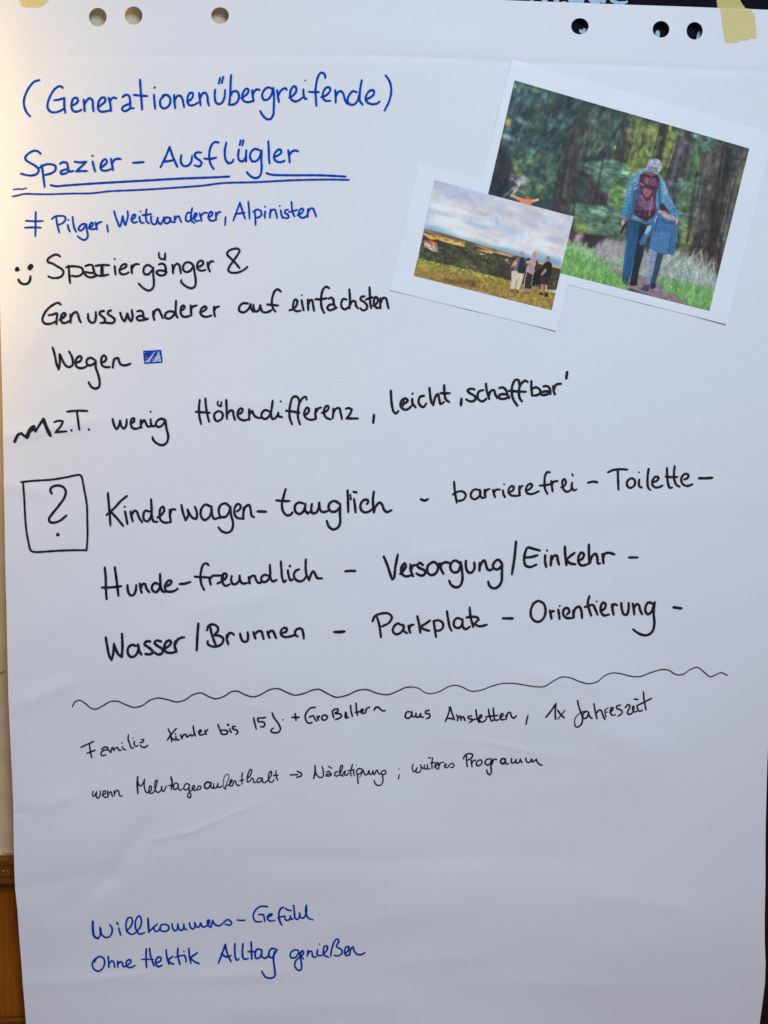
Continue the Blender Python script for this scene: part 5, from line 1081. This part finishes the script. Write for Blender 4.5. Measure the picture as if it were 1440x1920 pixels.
c.blobs('370,320 560,340 520,540 310,540', 20, 1.2, 2, TR, [(80, 80, 92), (126, 124, 134)], 0.4)
c.grain(0.02)
fields = c

# ------------------------------------------------------------------ the cut-out printout with both pictures
PAPER_SEEN = np.array((203, 214, 228)) / 255.0      # bare print paper in the photo under the same light
K = 0.80 / lin(PAPER_SEEN)
COLL = [(784.1, 308.5), (902.6, 337.2), (959.7, 110.9), (1450, 252), (1360.5, 608.6), (1063.2, 533), (1042.5, 620.7), (731.1, 543.4)]
def curl(x, y):
    l = 0.00035
    for cx, cy, a, r in ((1360.5, 608.6, 0.0020, 130), (1042.5, 620.7, 0.0016, 90), (959.7, 110.9, 0.0012, 100), (1450, 252, 0.0008, 90), (731, 543.4, 0.0008, 70), (930, 220, 0.0007, 60), (1210, 570, 0.0007, 60), (880, 580, 0.0009, 60)):
        d = math.hypot(x - cx, y - cy) / r
        if d < 1: l += 0.6 * a * (1 - d) ** 2
    return l
collage = empty('printed_photo_cutout', at(1090, 370, 0))
tag(collage, 'white paper printout with two colour photographs, stuck on the sheet at the upper right', 'printout')
v, f = sheet_mesh(densify(COLL, 6), [], 7.0, lambda x, y: on_sheet(x, y, curl(x, y)))
pp = adopt(mesh_obj('print_paper', v, f, M_PRINT, smooth=True), collage)
rim(pp, 0.00018)

def picture(name, quad, nx_, ny_, canvas, label):
    (ax, ay), (bx, by), (cx, cy), (dx, dy) = quad      # TL TR BR BL
    U, V_ = np.meshgrid(np.linspace(0, 1, nx_ + 1), np.linspace(0, 1, ny_ + 1))
    X_ = (ax * (1 - U) + bx * U) * (1 - V_) + (dx * (1 - U) + cx * U) * V_
    Y_ = (ay * (1 - U) + by * U) * (1 - V_) + (dy * (1 - U) + cy * U) * V_
    # coarse relief, interpolated on the fine grid
    g = 40
    ug = np.linspace(0, 1, g + 1)
    R = np.zeros((g + 1, g + 1))
    for j in range(g + 1):
        for i in range(g + 1):
            u, w = ug[i], ug[j]
            x = (ax * (1 - u) + bx * u) * (1 - w) + (dx * (1 - u) + cx * u) * w
            y = (ay * (1 - u) + by * u) * (1 - w) + (dy * (1 - u) + cy * u) * w
            R[j, i] = relief(x, y) + curl(x, y) + 0.00012
    gi = np.clip(U * g, 0, g - 1e-6); gj = np.clip(V_ * g, 0, g - 1e-6)
    i0, j0 = gi.astype(int), gj.astype(int); fi, fj = gi - i0, gj - j0
    H_ = (R[j0, i0] * (1 - fi) + R[j0, i0 + 1] * fi) * (1 - fj) + (R[j0 + 1, i0] * (1 - fi) + R[j0 + 1, i0 + 1] * fi) * fj
    fw, rt, u3 = np.array(fwd), np.array(right), np.array(up)
    D = fw * FOC + rt * (X_[..., None] - 720) - u3 * (Y_[..., None] - 960)
    t = (0 - CAM.y) / D[..., 1]
    Pn = np.array(CAM) + D * t[..., None]
    Pn[..., 1] -= H_
    n1 = nx_ + 1
    idx = np.arange((nx_ + 1) * (ny_ + 1)).reshape(ny_ + 1, nx_ + 1)
    quads = np.stack([idx[:-1, :-1], idx[1:, :-1], idx[1:, 1:], idx[:-1, 1:]], -1).reshape(-1, 4)
    me = bpy.data.meshes.new(name)
    me.vertices.add(Pn.shape[0] * Pn.shape[1]); me.vertices.foreach_set('co', Pn.reshape(-1))
    me.loops.add(quads.size); me.loops.foreach_set('vertex_index', quads.reshape(-1))
    me.polygons.add(len(quads)); me.polygons.foreach_set('loop_start', np.arange(len(quads)) * 4)
    me.update(calc_edges=True)
    me.polygons.foreach_set('use_smooth', [True] * len(quads))
    C_ = canvas.sample(X_, Y_)
    C_ = np.clip(lin(C_) * K, 0.004, 0.9)
    rgba = np.concatenate([C_, np.ones(C_.shape[:2] + (1,))], -1).reshape(-1)
    at_ = me.color_attributes.new('print', 'FLOAT_COLOR', 'POINT')
    at_.data.foreach_set('color', rgba)
    me.materials.append(M_PIC)
    o = bpy.data.objects.new(name, me); col.objects.link(o)
    adopt(o, collage)
    return tag(o, label)
picture('photograph', [(964.8, 150.6), (1404.3, 278.9), (1328.5, 583.5), (890.8, 470.8)], 440, 320, forest, 'forest walk picture with an adult and a child seen from behind')
picture('photograph', [(815.0, 337.0), (1075.5, 406.1), (1034.1, 581.6), (776.0, 516.4)], 290, 200, fields, 'landscape picture with three hikers looking over fields')
# the lower picture lies a hair proud of the forest print where they overlap
col.objects[-1].name = col.objects[-1].name
for o in collage.children:
    if o.name.startswith('photograph') and 'hikers' in o.get('label', ''):
        o.location.y -= 0.00012
